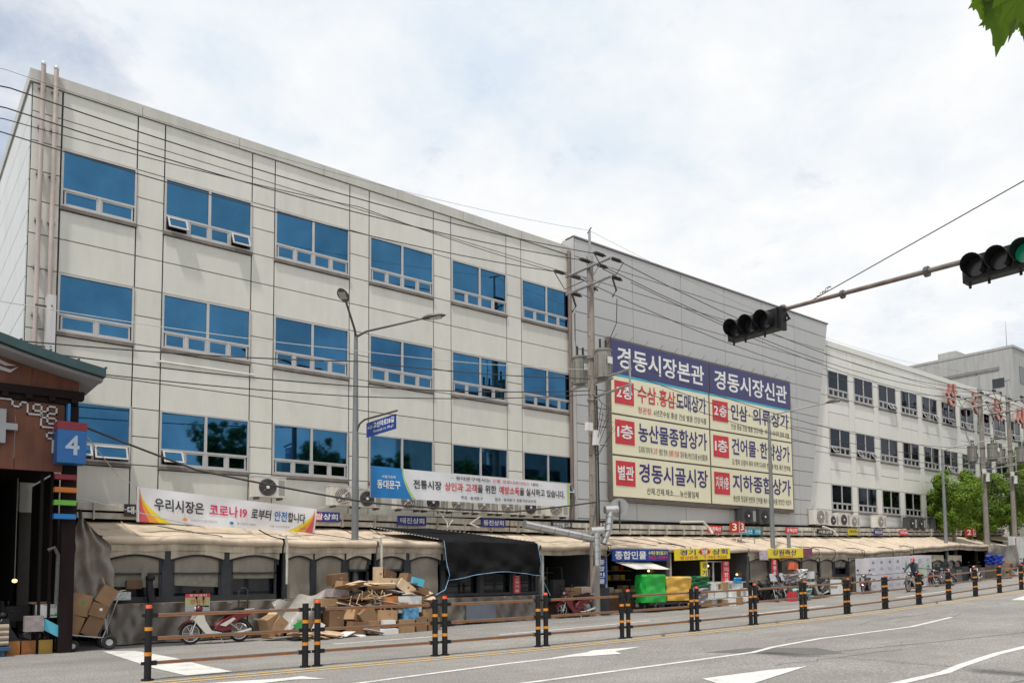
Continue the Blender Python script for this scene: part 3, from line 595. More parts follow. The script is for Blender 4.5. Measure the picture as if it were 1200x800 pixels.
# number markers 33 and 23
def marker(x, y, z0, chars, lab):
    t = thing('number_marker', lab, 'sign', (x, y, z0-.6)); part(MB().tube([(x+.5, y, z0-.55), (x+.5, y, z0)], .035, 6).tube([(x-.15, y-.2, z0-.75), (x-.15, y-.2, z0-.35), (x-.05, y-.2, z0-.27), (x+1.2, y-.2, z0-.3), (x+1.3, y-.2, z0-.36), (x+1.3, y-.2, z0-.75)], .035, 6), 'stand', LEDGE, t)
    part(MB().bb(x, x+.42, y-.28, y+.28, z0, z0+.5), 'box', SIGNR, t)
    part(MB().bb(x-.004, x+.424, y-.284, y-.279, z0-.02, z0).bb(x-.006, x-.001, y-.284, y-.264, z0, z0+.5), 'edge_trim', WHITE, t)
    ql = Quad((x, y+.28, z0+.5), (x, y-.28, z0+.5), (x, y-.28, z0), (x, y+.28, z0)); ql.n = Vector((-1, 0, 0)); ql.text(chars[0], .28, .75, .16, .86, TXWHT, t, .02, .004)
    XQ(x+.09, x+.34, z0+.08, z0+.43, y-.28).text(chars[1], 0, 1, 0, 1, TXWHT, t, .02, .004)
marker(32.2, 23.4, 3.56, '33', 'red box marker reading 33 on the stall roof'); marker(58.4, 23.4, 3.95, '23', 'red box marker reading 23 between the trees')
# ---------------------------------------------------------------- awnings
YF = 21.85
def awning(x0, x1, lab, flap=True, zf=2.72):
    t = thing('awning', lab, 'awning', ((x0+x1)/2, 23, 2.2), group='beige stall awnings'); n = max(6, int((x1-x0)/.35)); ph = random.random()*6
    def top(u, v):
        X = x0+(x1-x0)*u; f = v; sag = -.05*math.sin(math.pi*f)-.035*abs(math.sin(X*2.6+ph))*math.sin(math.pi*f)+.012*math.sin(X*5)
        zz_ = zl(X)+(zf+wob(X)-zl(X))*f; return (X, 24.15+(YF-24.15)*f, zz_+sag)
    def wob(X): return .02*math.sin(X*1.3+ph)+.012*math.sin(X*3.1)+(0 if X < 42 else (X-42)*.055 if X < 52 else .55)
    part(MB().grid(top, n, 8), 'roof_sheet', AWN, t, smooth=True, recalc=False)
    mb = MB()
    def roll(u, v):
        X = x0+(x1-x0)*u; a = -.6+v*3.4; r = .105+.01*math.sin(X*4); return (X, YF+.03-r*math.sin(a)*.9, zf+wob(X)-.10+r*math.cos(a))
    mb.grid(roll, n, 7); part(mb, 'front_roll', AWN, t, smooth=True, recalc=False)
    if flap:
        def fl(u, v):
            X = x0+(x1-x0)*u; return (X, YF+.03+.015*math.sin(X*6+v*3), zf+wob(X)-.18-v*.2)
        part(MB().grid(fl, n*2, 3), 'flap', AWNV, t, smooth=True, recalc=False)
    mb = MB(); x = x0+.9
    while x < x1-.3:
        mb.tube([(x, 24.0, zl(x)+.01), (x, 23, (zl(x)+zf)/2-.015), (x, YF+.1, zf+wob(x)+.01)], .012, 4); x += 3.3
    part(mb, 'seam', AWN, t, kind='stuff')
    return t
for a, b, l in ((4.4, 9.05, 'beige awning under the welcome banner, leftmost of its row'), (9.1, 12.05, 'beige awning around the tall double lamp post'), (12.1, 18.6, 'beige awning partly covered by the black net'),
                (18.65, 22.0, 'dirty beige awning around the utility pole'), (22.05, 26.9, 'beige awning over the blue fish shop sign'), (26.95, 31.0, 'beige awning over the yellow rice shop sign'),
                (31.05, 36.0, 'beige awning around the single-arm lamp below the billboard'), (36.05, 41.0, 'beige awning right of the single-arm lamp'), (41.05, 46.5, 'beige awning behind the wall of white cartons'), (46.55, 53.0, 'beige awning below the first street tree'), (53.05, 61.0, 'grey torn awning at the far right end')):
    awning(a, b, l, flap=not (22 < (a+b)/2 < 31))
rc = random.Random(9)
for i, (xa_, lab) in enumerate(((6.2, 'thin loose black cord on the awning under the welcome banner'), (10.2, 'thin loose cord on the awning by the double lamp'), (23.6, 'dark cord curled on the awning right of the pole'), (25.6, 'dark cord arching over the fish shop awning'), (29.5, 'dark cord sagging over the rice shop awning'), (35.0, 'long dark cord lying on the awning right of the lamp'), (42.5, 'dark cord on the awning above the white cartons'))):
    P_ = []; x = xa_
    for q in range(9): f = .15+.09*q; P_.append((x, 24.15+(21.85-24.15)*f, zl(x)+(2.72-zl(x))*f-.02)); x += rc.uniform(.02, .35)
    solo(MB().tube(P_, .012, 4), 'loose_cord', WIRE, lab, 'cord', smooth=True)
# straps on the awning front
for x, lab in ((9.07, 'downpipe'), (12.08, 'x'), (22.03, 'x'), (26.4, 'x'), (36.6, 'x'), (38.1, 'x'), (41.0, 'x'), (44.1, 'x'), (46.5, 'x')):
    if x < 12.5:
        solo(MB().tube([(x, 22.1, 2.85), (x, 21.66, 2.8), (x+.03, 21.64, 2.5), (x+.03, 21.64, 1.45)], .035, 6), 'downpipe', LEDGE, 'pale downpipe bent over the awning edge '+('by the welcome banner' if x < 10 else 'by the tall double lamp'), 'pipe', smooth=True)
    else:
        solo(MB().tube([(x-.6, 22.6, 2.9), (x-.2, 22.1, 2.86+(0 if x < 42 else (x-42)*.05)), (x, 21.66, 2.72+(0 if x < 42 else (x-42)*.055)), (x-.05, 21.62, 2.45), (x-.35, 21.66, 2.2)], .022, 5), 'awning_strap', BLACKP, 'black strap bent over an awning edge', 'strap', group='black straps over the awning edges', smooth=True)
# wall marking the back of the stalls
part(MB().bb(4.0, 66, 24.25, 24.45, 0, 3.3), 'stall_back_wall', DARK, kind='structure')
# ---------------------------------------------------------------- stall fronts: bays
def arch_valance(mb, x0, x1, zt, y=YF+.05, zs=2.14, rise=.13, th=.02):
    n = 8; pts = [(x0, zt), (x0, zs)]+[(x0+(x1-x0)*i/n, zs+rise*math.sin(math.pi*i/n)) for i in range(1, n)]+[(x1, zs), (x1, zt)]
    mb.prism(pts, 'xz', y, y+th)
def stall(bays, lab, zt=2.56, lo=1.06):
    xa = bays[0][0]; xb = bays[-1][1]; g0 = G((xa+xb)/2); t = thing('stall_front', lab, 'market stall', ((xa+xb)/2, YF, g0), group='closed stall fronts')
    edges = [xa]+[b[0] for b in bays[1:]]; vb = MB(); prev = None
    for (a, b, kind) in bays:
        arch_valance(vb, a-.06, b+.06, zt)
        if kind in 'wW':       # window bay: shade above, ribbed curtain, dark opening
            part(MB().grid(lambda u, v: (a+(b-a)*u, YF+.14+.02*math.sin(u*7), 2.28-.5*v+.015*math.sin(u*9)), 10, 2), 'shade', SHADE, t, smooth=True, recalc=False)
            cl = .30 if kind == 'w' else .14
            mb = MB(); k = int((b-a)/.035)
            mb.grid(lambda u, v: (a+.05+(b-a-.1)*u, YF+.17+.012*math.sin(u*k*math.pi), 1.76-cl*v-(.06*u*v if kind == 'w' else 0)), k, 1)
            part(mb, 'ribbed_curtain', MESHC, t, recalc=False)
            fr = MB().bb(a, b, YF+.1, YF+.2, 1.75, 1.79).bb(a, b, YF+.08, YF+.2, lo-.02, lo+.12).bb(a, a+.05, YF+.1, YF+.2, lo+.12, 2.3).bb(b-.05, b, YF+.1, YF+.2, lo+.12, 2.3)
            part(fr, 'window_frame', DARKF, t)
            part(MB().bb(a+.05, b-.05, YF+.32, YF+.34, lo, 2.4), 'dark_pane', GLASSD, t)
        elif kind == 'c':      # cloth bay
            part(MB().grid(lambda u, v: (a+(b-a)*u, YF+.14+.02*math.sin(u*6+a)+.012*math.sin(v*9+u*4), 2.32-(2.32-lo+.02)*v), 10, 8), 'shade', SHADE, t, smooth=True, recalc=False)
        elif kind == 'h':      # half window with crinkled shade
            part(MB().grid(lambda u, v: (a+(b-a)*u, YF+.14+.03*math.sin(u*16+v*5), 2.3-.45*v), 14, 4), 'shade', SHADE, t, smooth=True, recalc=False)
            part(MB().bb(a, b, YF+.1, YF+.2, 1.8, 1.86).bb(a, b, YF+.08, YF+.2, lo, lo+.1).bb(a, a+.06, YF+.1, YF+.2, lo, 2.3).bb(b-.06, b, YF+.1, YF+.2, lo, 2.3), 'window_frame', DARKF, t)
            part(MB().bb(a+.06, b-.06, YF+.3, YF+.32, lo, 2.4), 'dark_pane', GLASSD, t)
        if prev is not None and a-prev > .02: part(MB().bb(prev, a, YF+.075, YF+.2, g0-.1, 2.35), 'pillar', DARKF, t)
        prev = b
    part(MB().bb(xa-.12, xa, YF+.075, YF+.2, g0-.1, 2.35), 'pillar', DARKF, t)
    part(vb, 'arched_valance', AWNV, t)
    for (a, b, kind) in bays: part(MB().tube([(a-.03, YF+.085, 2.0)]+[(a-.03+(b-a+.06)*i/8, YF+.085, 2.125+.13*math.sin(math.pi*i/8)) for i in range(9)]+[(b+.03, YF+.085, 2.0)], .035, 5), 'arch_trim', DARKF, t)
    part(MB().bb(xa-.1, xb+.1, YF-.06, YF+.2, lo-.10, lo-.03), 'shelf', mat('shelf_board', (.30, .24, .17), .8, 0, .2, 3, dirt=.5), t)
    n = int((xb-xa)/.2)
    part(MB().grid(lambda u, v: (xa-.1+(xb-xa+.2)*u, YF-.09-.12*v+.055*math.sin(u*n*.9+v*3)*v+.035*math.sin(u*n*2.3+v*5)+.02*math.sin(u*n*4.1-v*7), (lo-.05)*(1-v)+(g0+.03)*v), n*4, 9), 'skirt_tarp', SKIRT, t, smooth=True, recalc=False)
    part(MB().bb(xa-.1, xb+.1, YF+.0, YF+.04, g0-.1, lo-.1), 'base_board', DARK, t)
    return t
stall([(4.57, 5.84, 'w'), (6.11, 7.37, 'w'), (7.64, 8.92, 'W')], 'stall with three curtained windows behind the left red motorcycle')
stall([(9.22, 9.94, 'c'), (10.12, 10.94, 'c'), (11.13, 11.84, 'h')], 'stall with two cloth bays behind the cardboard heap')
stall([(12.14, 13.07, 'h'), (13.32, 14.38, 'c')], 'stall with one window and one cloth bay left of net')
stall([(14.6, 16.0, 'h'), (16.15, 17.4, 'h'), (17.55, 18.55, 'h')], 'stall shaded under the black net', lo=.95)
stall([(31.25, 32.7, 'c'), (32.96, 33.6, 'c'), (33.79, 35.3, 'c'), (35.53, 36.9, 'c')], 'closed cloth stall under the yellow meat shop sign', lo=1.3)
stall([(37.14, 38.3, 'c'), (38.5, 39.7, 'h'), (39.92, 41.1, 'c'), (41.25, 42.4, 'c')], 'closed stall right of the downpipe before white cartons', lo=1.4)
stall([(42.68, 43.8, 'h'), (43.95, 45.1, 'h'), (45.3, 46.5, 'c')], 'closed stall behind the wall of white cartons', lo=1.6)
stall([(46.9, 49.3, 'c'), (49.47, 50.8, 'h'), (51.5, 52.4, 'c'), (52.5, 53.3, 'c')], 'closed stall below the first street tree at right', lo=1.7)
# net over the third awning
def net_fn(u, v):
    X0 = 12.75+(14.35-12.75)*min(1, v*1.7); X1 = 15.3+(18.3-15.3)*min(1, v*1.7); X = X0+(X1-X0)*u
    if v < .6: k = v/.6; return (X, 23.6+(21.62-23.6)*k, 3.26+(2.77-3.26)*k+.02*math.sin(u*9))
    k = (v-.6)/.4; drop = 1.28-.12*u+.22*(math.sin(math.pi*u)**1.5)*-1*.9
    return (X+.12*k, 21.60-.12*k-(.07*math.sin(u*8+k*4)+.08*math.sin(u*3.1)+.06*math.sin(u*17-k*5+math.sin(k*5))+.045*math.sin(u*29+k*9+math.sin(k*7)))*k, 2.77-drop*k)
t = thing('shade_net', 'black shade net draped over the beige awning with pale blue hem', 'shade net', (16, 21.6, 1.5))
part(MB().grid(net_fn, 36, 26), 'net', TARPB, t, smooth=True, recalc=False)
hem = [net_fn(0, v/20) for v in range(12, 21)]+[net_fn(u/20, 1) for u in range(1, 21)]+[net_fn(1, v/20) for v in range(19, 11, -1)]
part(MB().tube([(p[0], p[1]-.012, p[2]) for p in hem], .010, 5), 'blue_hem', BLUER, t)
dots = MB()
for k in range(22):
    for u in (0, 1): p = net_fn(u, .02+k/22*.55); dots.box((p[0], p[1]-.01, p[2]+.012), (.05, .05, .02))
part(dots, 'hem_knot', WHITE, t)
solo(MB().tube([net_fn(1, 1), (18.55, 21.5, 1.3), (18.75, 21.45, .9)], .012, 4).tube([net_fn(0, 1), (14.2, 21.3, 1.2), (13.6, 21.2, .95)], .012, 4), 'rope', BLUER, 'rope ends tying down the black net', 'rope')
# grey canvas at the left end
def canv(u, v):
    z = 3.30-2.15*v; k = min(1, v*3.2); xl = 3.74-.20*v; xr2 = 3.84+(4.46-3.84)*k**.6+.05*v; X = xl+(xr2-xl)*u
    return (X+.02*math.sin(v*17+u*3), 21.25-.13*math.sin(u*4+v*5)-.07*math.sin(u*15-v*8)-.05*math.sin(u*9+v*19)-.25*v, z-.35*u*(1-v)+.04*math.sin(u*9))
solo(MB().grid(canv, 22, 30), 'canvas_sheet', TARPG, 'grey canvas sheet hanging beside the gate at the awning end', 'canvas', smooth=True)
solo(MB().tube([(4.3, 21.3, 1.25), (4.38, 21.2, .45)], .06, 6).tube([(4.45, 21.4, 2.4), (4.46, 21.4, .05)], .035, 6), 'canvas_pole', STEEL, 'steel pole with rolled canvas left of the first stall', 'pole')
# ---------------------------------------------------------------- open shops (right of the net)
def shop(x0, x1, lab, lights, g0):
    t = thing('open_shop', lab, 'shop', ((x0+x1)/2, 23, g0), group='open shops under the awning')
    part(MB().bb(x0, x0+.1, YF+.05, 24.2, g0-.1, 2.6), 'side_post', ALU, t); part(MB().bb(x1-.1, x1, YF+.05, 24.2, g0-.1, 2.6), 'side_post', ALUD, t)
    part(MB().bb(x0+.2, x1-.2, 22.4, 22.9, g0-.1, g0+.75), 'counter', mat('counter_brown', (.16, .09, .05), .6, 0, .2, 3), t)
    k = 0; x = x0+.3
    while x < x1-.5:
        for zz_ in (1.24, 1.64):
            if random.random() < .8: part(MB().bb(x, x+random.uniform(.15, .35), 23.8, 23.95, g0+zz_+.001, g0+zz_+random.uniform(.15, .32)), 'goods', random.choice([WHITE, YELV, REDV, CARDS[3], GRNV, SACK]), t)
        x += .42
    x = x0+.25
    while x < x1-.5:
        w_ = random.uniform(.25, .5); part(MB().bb(x, x+w_, 22.5, 22.85, g0+.752, g0+.75+random.uniform(.12, .3)), 'goods', random.choice([CARDS[0], CARDS[2], SACK, WHITE, TGREEN, YELV, CARDS[3]]), t); x += w_+.08
    part(MB().bb(x0+.1, x1-.1, 23.9, 23.95, g0+1.2, g0+1.24).bb(x0+.1, x1-.1, 23.9, 23.95, g0+1.6, g0+1.64), 'shelf', CARDS[1], t)
    for (lx, lz, ly) in lights:
        b_ = part(MB().blob((lx, ly, lz), .05, 8, 6), 'bulb', BULB, t, smooth=True); part(MB().tube([(lx, ly, lz+.06), (lx, ly, 2.6)], .008, 4), 'cord', WIRE, b_)
    return t
shop(18.75, 21.2, 'dark open shop left of the upright fish shop sign', [], G(20))
shop(21.95, 25.6, 'open freshwater fish shop under the blue sign', [(25.4, 1.75, 22.8)], G(24))
shop(25.7, 28.0, 'open rice shop behind the yellow tarp cart', [(26.6, 1.9, 22.9)], G(27))
shop(28.05, 31.1, 'open rice cake shop with warm bulbs under yellow sign', [(28.8, 1.85, 22.6), (29.6, 1.95, 23), (30.5, 1.85, 22.6), (30.9, 1.55, 22.4), (28.4, 1.6, 23.2)], G(29))
t = thing('fluorescent_lamp', 'small white tube lamp inside the rice cake shop', 'lamp', (30.2, 22.6, 1.7)); part(MB().bb(30.2, 30.26, 22.6, 22.63, 1.6, 1.9), 'tube', TUBE, t)
t = thing('shop_window', 'sliding glass front of the rice shop between two posts', 'window', (27.9, 22.0, G(28)))
part(MB().bb(27.9, 29.3, 21.95, 22.0, 1.15, 1.2).bb(27.9, 29.3, 21.95, 22.0, 2.1, 2.15).bb(27.9, 27.98, 21.95, 22.0, 1.2, 2.1).bb(28.58, 28.66, 21.95, 22, 1.2, 2.1).bb(29.22, 29.3, 21.95, 22, 1.2, 2.1), 'frame', ALU, t)
# little flat awning over fish shop
solo(MB().grid(lambda u, v: (22.35+2.0*u+.55*v, 21.75-.55*v, 2.08-.27*v+.01*math.sin(u*6)), 12, 3), 'small_awning', mat('white_awning', (.62, .6, .56), .7), 'small sloping white awning under the blue fish sign', 'awning')
# goods: fridge like boxes by the dark shop
solo(MB().bb(19.9, 20.4, 21.6, 22.1, G(20), 1.15), 'tall_carton', CARDS[2], 'tall brown carton standing left of the upright blue sign', 'box')
solo(MB().bb(20.42, 21.0, 21.5, 22.0, G(20), 1.17), 'tall_carton', mat('pinkish_carton', (.42, .31, .26), .8), 'tall pinkish carton just left of the upright blue sign', 'box')
solo(MB().bb(21.1, 21.85, 21.6, 22.0, G(21), 1.12), 'dark_cabinet', DARKF, 'dark cabinet under the upright blue sign', 'cabinet')
solo(MB().bb(19.2, 19.75, 21.8, 22.3, G(19)+.6, 1.45).tube([(19.0, 21.9, .1), (19.0, 21.9, 1.9), (19.7, 21.9, 1.9), (19.85, 21.9, .1)], .02, 5), 'covered_trolley', [BLACKP], 'black covered trolley with thin frame behind the red scooter', 'trolley')
# shop signs
def shopsign(x0, x1, z0, z1, bgm, texts, lab, y=21.6, vert=False, dz=0):
    t = thing('shop_sign', lab, 'sign', ((x0+x1)/2, y, z0)); q = Quad((x0, y, z1), (x1, y, z1+dz), (x1, y, z0+dz), (x0, y, z0))
    q.rect(0, 1, 0, 1, bgm, t, 'board', 0, .05)
    for it in texts:
        if it[0] == 'oval':
            u, v, ru, rv = it[1:]; n = 20; q.rect(0, 0, 0, 0, REDV, t, 'oval', .004, .003, poly=[(u+ru*math.cos(2*math.pi*i/n), v+rv*math.sin(2*math.pi*i/n)) for i in range(n)])
        else:
            s_, u0, u1, v0, v1, m = it[:6]; q.text(s_, u0, u1, v0, v1, m, t, .035, .008)
    return t
def vtext(s_, m, u0=.18, u1=.82): n = len(s_); return [(c, u0, u1, 1-(i+.88)/n, 1-(i+.12)/n, m) for i, c in enumerate(s_)]
shopsign(22.05, 25.3, 2.12, 2.58, BLUES, [('종합민물', .04, .58, .15, .85, TXWHT), ('수족관 활민물고기', .62, .97, .52, .85, mat('yellow_letter', (.8, .75, .1), .5)), ('962-4589', .62, .97, .14, .44, TXPINK)], 'blue fish shop sign reading 종합민물 over the small awning', dz=.03)
shopsign(25.68, 29.35, 2.15, 2.62, YELV, [('경기', .08, .36, .44, .92, TXNAVY), ('oval', .52, .70, .11, .26), ('쌀', .46, .58, .5, .9, TXWHT), ('상회', .66, .95, .44, .92, TXNAVY), ('정선한과', .08, .40, .08, .36, TXRED), ('T.965-9266', .5, .94, .08, .36, TXRED)], 'yellow rice shop sign reading 경기쌀상회', dz=.1)
shopsign(32.2, 35.1, 2.28, 2.72, YELV, [('강원축산', .12, .80, .3, .88, TXNAVY), ('963-0824', .3, .7, .06, .24, TXRED)], 'yellow sign reading 강원축산 with coloured ends', dz=.05)
shopsign(31.6, 32.18, 2.2, 2.62, mat('pale_violet', (.5, .42, .5), .6, var=.4, scale=8), [], 'pale patterned left end of the yellow meat sign'); shopsign(35.12, 35.9, 2.4, 2.78, mat('plum', (.22, .06, .12), .6, var=.4, scale=8), [], 'plum patterned right end of the yellow meat sign')
shopsign(21.1, 21.72, 1.25, 2.2, BLUES, vtext('종합민물', TXWHT), 'upright blue sign reading 종합민물 beside the utility pole')
shopsign(27.45, 27.9, 1.15, 2.12, YELV, vtext('경기쌀', TXNAVY), 'upright yellow sign at the rice shop post', y=21.7)
shopsign(28.95, 29.4, 1.2, 2.14, REDV, vtext('우리한과', mat('pale_text', (.7, .6, .6), .5)), 'upright red sign at the rice shop right post', y=21.7)
shopsign(32.5, 32.85, 1.2, 2.22, REDV, vtext('강원축산', TXWHT), 'upright red sign below the yellow meat sign')
shopsign(17.45, 17.75, 1.0, 1.62, REDV, vtext('고춧가루', mat('pale_text', (.7, .6, .6), .5)), 'small upright red sign under the black net', y=21.9)
# notice on the skirt
t = thing('notice_board', 'red and yellow paper notice hung above the left red motorcycle', 'notice', (6.6, 21.6, .8)); q = XQ(6.35, 6.98, .78, 1.24, 21.62)
q.rect(0, 1, 0, 1, mat('notice_paper', (.45, .45, .2), .7), t, 'paper', 0, .01); q.rect(0, 1, .8, 1, REDV, t, 'red_header'); q.rect(0, 1, 0, .35, mat('notice_grey', (.4, .4, .42), .7), t, 'grey_footer'); q.text('주차금지', .15, .85, .82, .97, TXWHT, t); q.text('연락처', .2, .8, .45, .7, TXRED, t)
# ---------------------------------------------------------------- banners
def wv(u, v): return .03*math.sin(u*7+v*2)+.015*math.sin(u*17-v*4)
t = thing('welcome_banner', 'white banner reading 우리시장은 코로나19로부터 안전합니다', 'banner', (8, 23, 3.0)); q = Quad((5.44, 23.0, 4.10), (10.60, 23.0, 3.72), (10.53, 23.0, 2.98), (5.46, 23.0, 3.16), wv)
part(MB().grid(lambda u, v: q.P(u, v), 40, 8), 'cloth', BANNER, t, smooth=True, recalc=False)
def field(q, f0, f1, m, parent, name, o, nu=8, nv=14): return part(MB().grid(lambda u, v: q.P(f0(v)+(f1(v)-f0(v))*u, v, o), nu, nv), name, m, parent, smooth=True, recalc=False)
for s_ in (0, 1):
    sg = 1 if s_ == 0 else -1
    for (w0, m, o, nm) in ((.16, YELV, .006, 'yellow_corner'), (.10, ORV, .010, 'orange_corner'), (.05, mat('rose_vinyl', (.6, .1, .12), .5), .014, 'red_corner')):
        field(q, lambda v: s_+sg*.012, lambda v, w0=w0: s_+sg*(.0125+w0*(1-v)**2), m, t, nm, o)
for (s_, a, b, m) in (('우리시장은', .085, .345, TXBLK), ('코로나19', .375, .585, TXPINK), ('로부터', .61, .725, TXBLK), ('안전', .745, .82, TXBLUE), ('합니다', .825, .93, TXBLK)): q.text(s_, a, b, .36, .74, m, t, .03, .02)
for i, (s_, a, b) in enumerate((('소상공인시장진흥공단', .275, .42), ('중소벤처기업부', .53, .64), ('서울시상인연합회', .72, .84), ('서울특별시', .90, .945))):
    q.text(s_, a, b, .12, .20, mat('grey_letter', (.3, .3, .32), .6), t, 0, .018, 'small_lettering')
    if i < 2: q.rect(0, 0, 0, 0, BLUEV if i % 2 else ORV, t, 'emblem', .018, .003, poly=[(a-.03+.012*math.cos(k*math.pi/5), .16+.05*math.sin(k*math.pi/5)) for k in range(10)])
part(MB().tube([(5.44, 23, 4.1), (5.46, 23, 3.16)], .014, 5).tube([(10.60, 23, 3.72), (10.53, 23, 2.98)], .014, 5), 'end_rod', ALU, t)
t = thing('district_banner', 'white banner with blue left end about market disinfection', 'banner', (16.5, 22.6, 4.1)); q = Quad((12.23, 22.6, 5.14), (20.80, 22.6, 5.08), (20.78, 22.6, 4.20), (12.24, 22.6, 4.13), lambda u, v: .03*math.sin(u*9+v*2)+.012*math.sin(u*23))
part(MB().grid(lambda u, v: q.P(u, v), 50, 8), 'cloth', BANNER, t, smooth=True, recalc=False)
bf = lambda v, o=0: .135+.045*(1-v)**2+o*(.3+.7*(1-v))
field(q, lambda v: .10, lambda v: bf(v, .016), mat('lime_vinyl', (.45, .6, .2), .5), t, 'lime_edge', .005); field(q, lambda v: 0, lambda v: bf(v), BLUEV, t, 'blue_field', .010)
field(q, lambda v: .987, lambda v: 1, mat('lime_vinyl', (.45, .6, .2), .5), t, 'lime_end', .005, 1)
q.text('서울의동쪽', .045, .105, .64, .74, TXWHT, t, .01, .018); q.text('동대문구', .025, .125, .30, .58, TXWHT, t, .03, .018)
q.text('– 동대문구에서는', .36, .555, .78, .92, TXBLK, t, .01, .018); q.text('신종 코로나바이러스', .565, .765, .78, .92, TXRED, t, .01, .018); q.text('대비 –', .775, .835, .78, .92, TXBLK, t, .01, .018)
for (s_, a, b, m) in (('전통시장', .185, .315, TXBLK), ('상인과 고객', .33, .49, TXRED), ('을 위한', .493, .585, TXBLK), ('예방소독', .60, .708, TXRED), ('을 실시하고 있습니다.', .71, .97, TXBLK)): q.text(s_, a, b, .37, .68, m, t, .03, .018)
q.text('주관 : 동대문구', .41, .52, .10, .22, TXBLK, t, 0, .018); q.text('협조 : 동대문구 전통시장상인회', .58, .80, .10, .22, TXBLK, t, 0, .018)
part(MB().tube([(12.23, 22.6, 5.14), (12.24, 22.6, 4.13)], .014, 5).tube([(20.8, 22.6, 5.08), (20.78, 22.6, 4.2)], .014, 5), 'end_rod', ALU, t)
#PART2
# ---------------------------------------------------------------- median fence
def fence_section(x0, x1, lab):
    g0, g1 = G(x0), G(x1); y0, y1 = FY(x0)+.2, FY(x1)+.2; t = thing('median_fence', lab, 'fence', (x0, y0, g0), group='median fence sections')
    for k, (x, y, g, h) in enumerate(((x0, y0, g0, 1.16), (x1, y1, g1, 1.16))):
        p = part(MB().tube([(x, y, g), (x, y, g+.03), (x, y, g+.06), (x, y, g+.5), (x, y, g+h), (x, y, g+h+.015)], .058, 12).tube([(x, y, g), (x, y, g+.025)], .10, 12), 'post', BLACKP, t, smooth=True)
        if k == 0: part(MB().tube([(x, y, g+h), (x, y, g+h+.07)], .05, 12, .046), 'cap', ORCAP, p, smooth=True)
        for z in (.84, .43): part(MB().tube([(x, y, g+z-.03), (x, y, g+z+.03)], .0605, 12), 'reflective_band', ORNG, p, smooth=True)
        for z in (1.06, .68, .28):
            mb = MB().box((x+(.085 if k == 0 else -.085), y, g+z), (.10, .075, .075)); mb.box((x-(.075 if k == 0 else -.075), y, g+z), (.06, .04, .05)).box((x, y, g+z), (.07, .03, .03))
            part(mb, 'rail_bracket', BLACKP, p)
    for z in (1.06, .68, .28):
        r = part(MB().tube([(x0+.12, y0, g0+z), (x1-.12, y1, g1+z)], .030, 8), 'rail', RAIL, t, smooth=True)
        part(MB().add([(x0+.12, y0-.033, g0+z-.026), (x1-.12, y1-.033, g1+z-.026), (x1-.12, y1-.032, g1+z-.006), (x0+.12, y0-.032, g0+z-.006)], [(0, 1, 2, 3)]), 'reflective_stripe', RAILO, r)
locs = ['in front of the left red motorcycle', 'in front of the cardboard heap', 'in front of the black net', 'before the red scooter and tall cartons', 'before the bicycle and green tarp', 'before the yellow tarp cart', 'before the white foam boxes', 'before the grey scooter', 'before the black scooter', 'before the white carton wall left half', 'before the white carton wall right half', 'before the riding motorcyclist', 'before the parked bikes below the first tree', 'before the load under blue cloth', 'before the white striped wall', 'at the right picture edge', 'beyond the right picture edge']
for i, l in enumerate(locs): fence_section(3.58+2.86*i+(.12 if i else 0), 3.58+2.86*(i+1)-.12, 'brown railed median fence section with black posts '+l)
for x, y, lab in ((16.1, 14.0, 'dry weed tuft on the yellow line past a fence post'), (21.6, 14.25, 'small dry tuft beside the yellow line'), (33.0, 14.55, 'dry weed clump at foot of a far fence post')):
    mb = MB()
    for k in range(26): a = random.random()*6.3; h = random.uniform(.05, .16); d = Vector((math.cos(a), math.sin(a), 0)); p = Vector((x, y, G(x)))+d*random.uniform(0, .05); mb.add([p, p+Vector((-d.y, d.x, 0))*.01, p+d*h*.7+Vector((0, 0, h))], [(0, 1, 2)])
    solo(mb, 'weed_tuft', mat('dry_weed', (.16, .13, .08), .9, var=.3, scale=20), lab, 'weed')
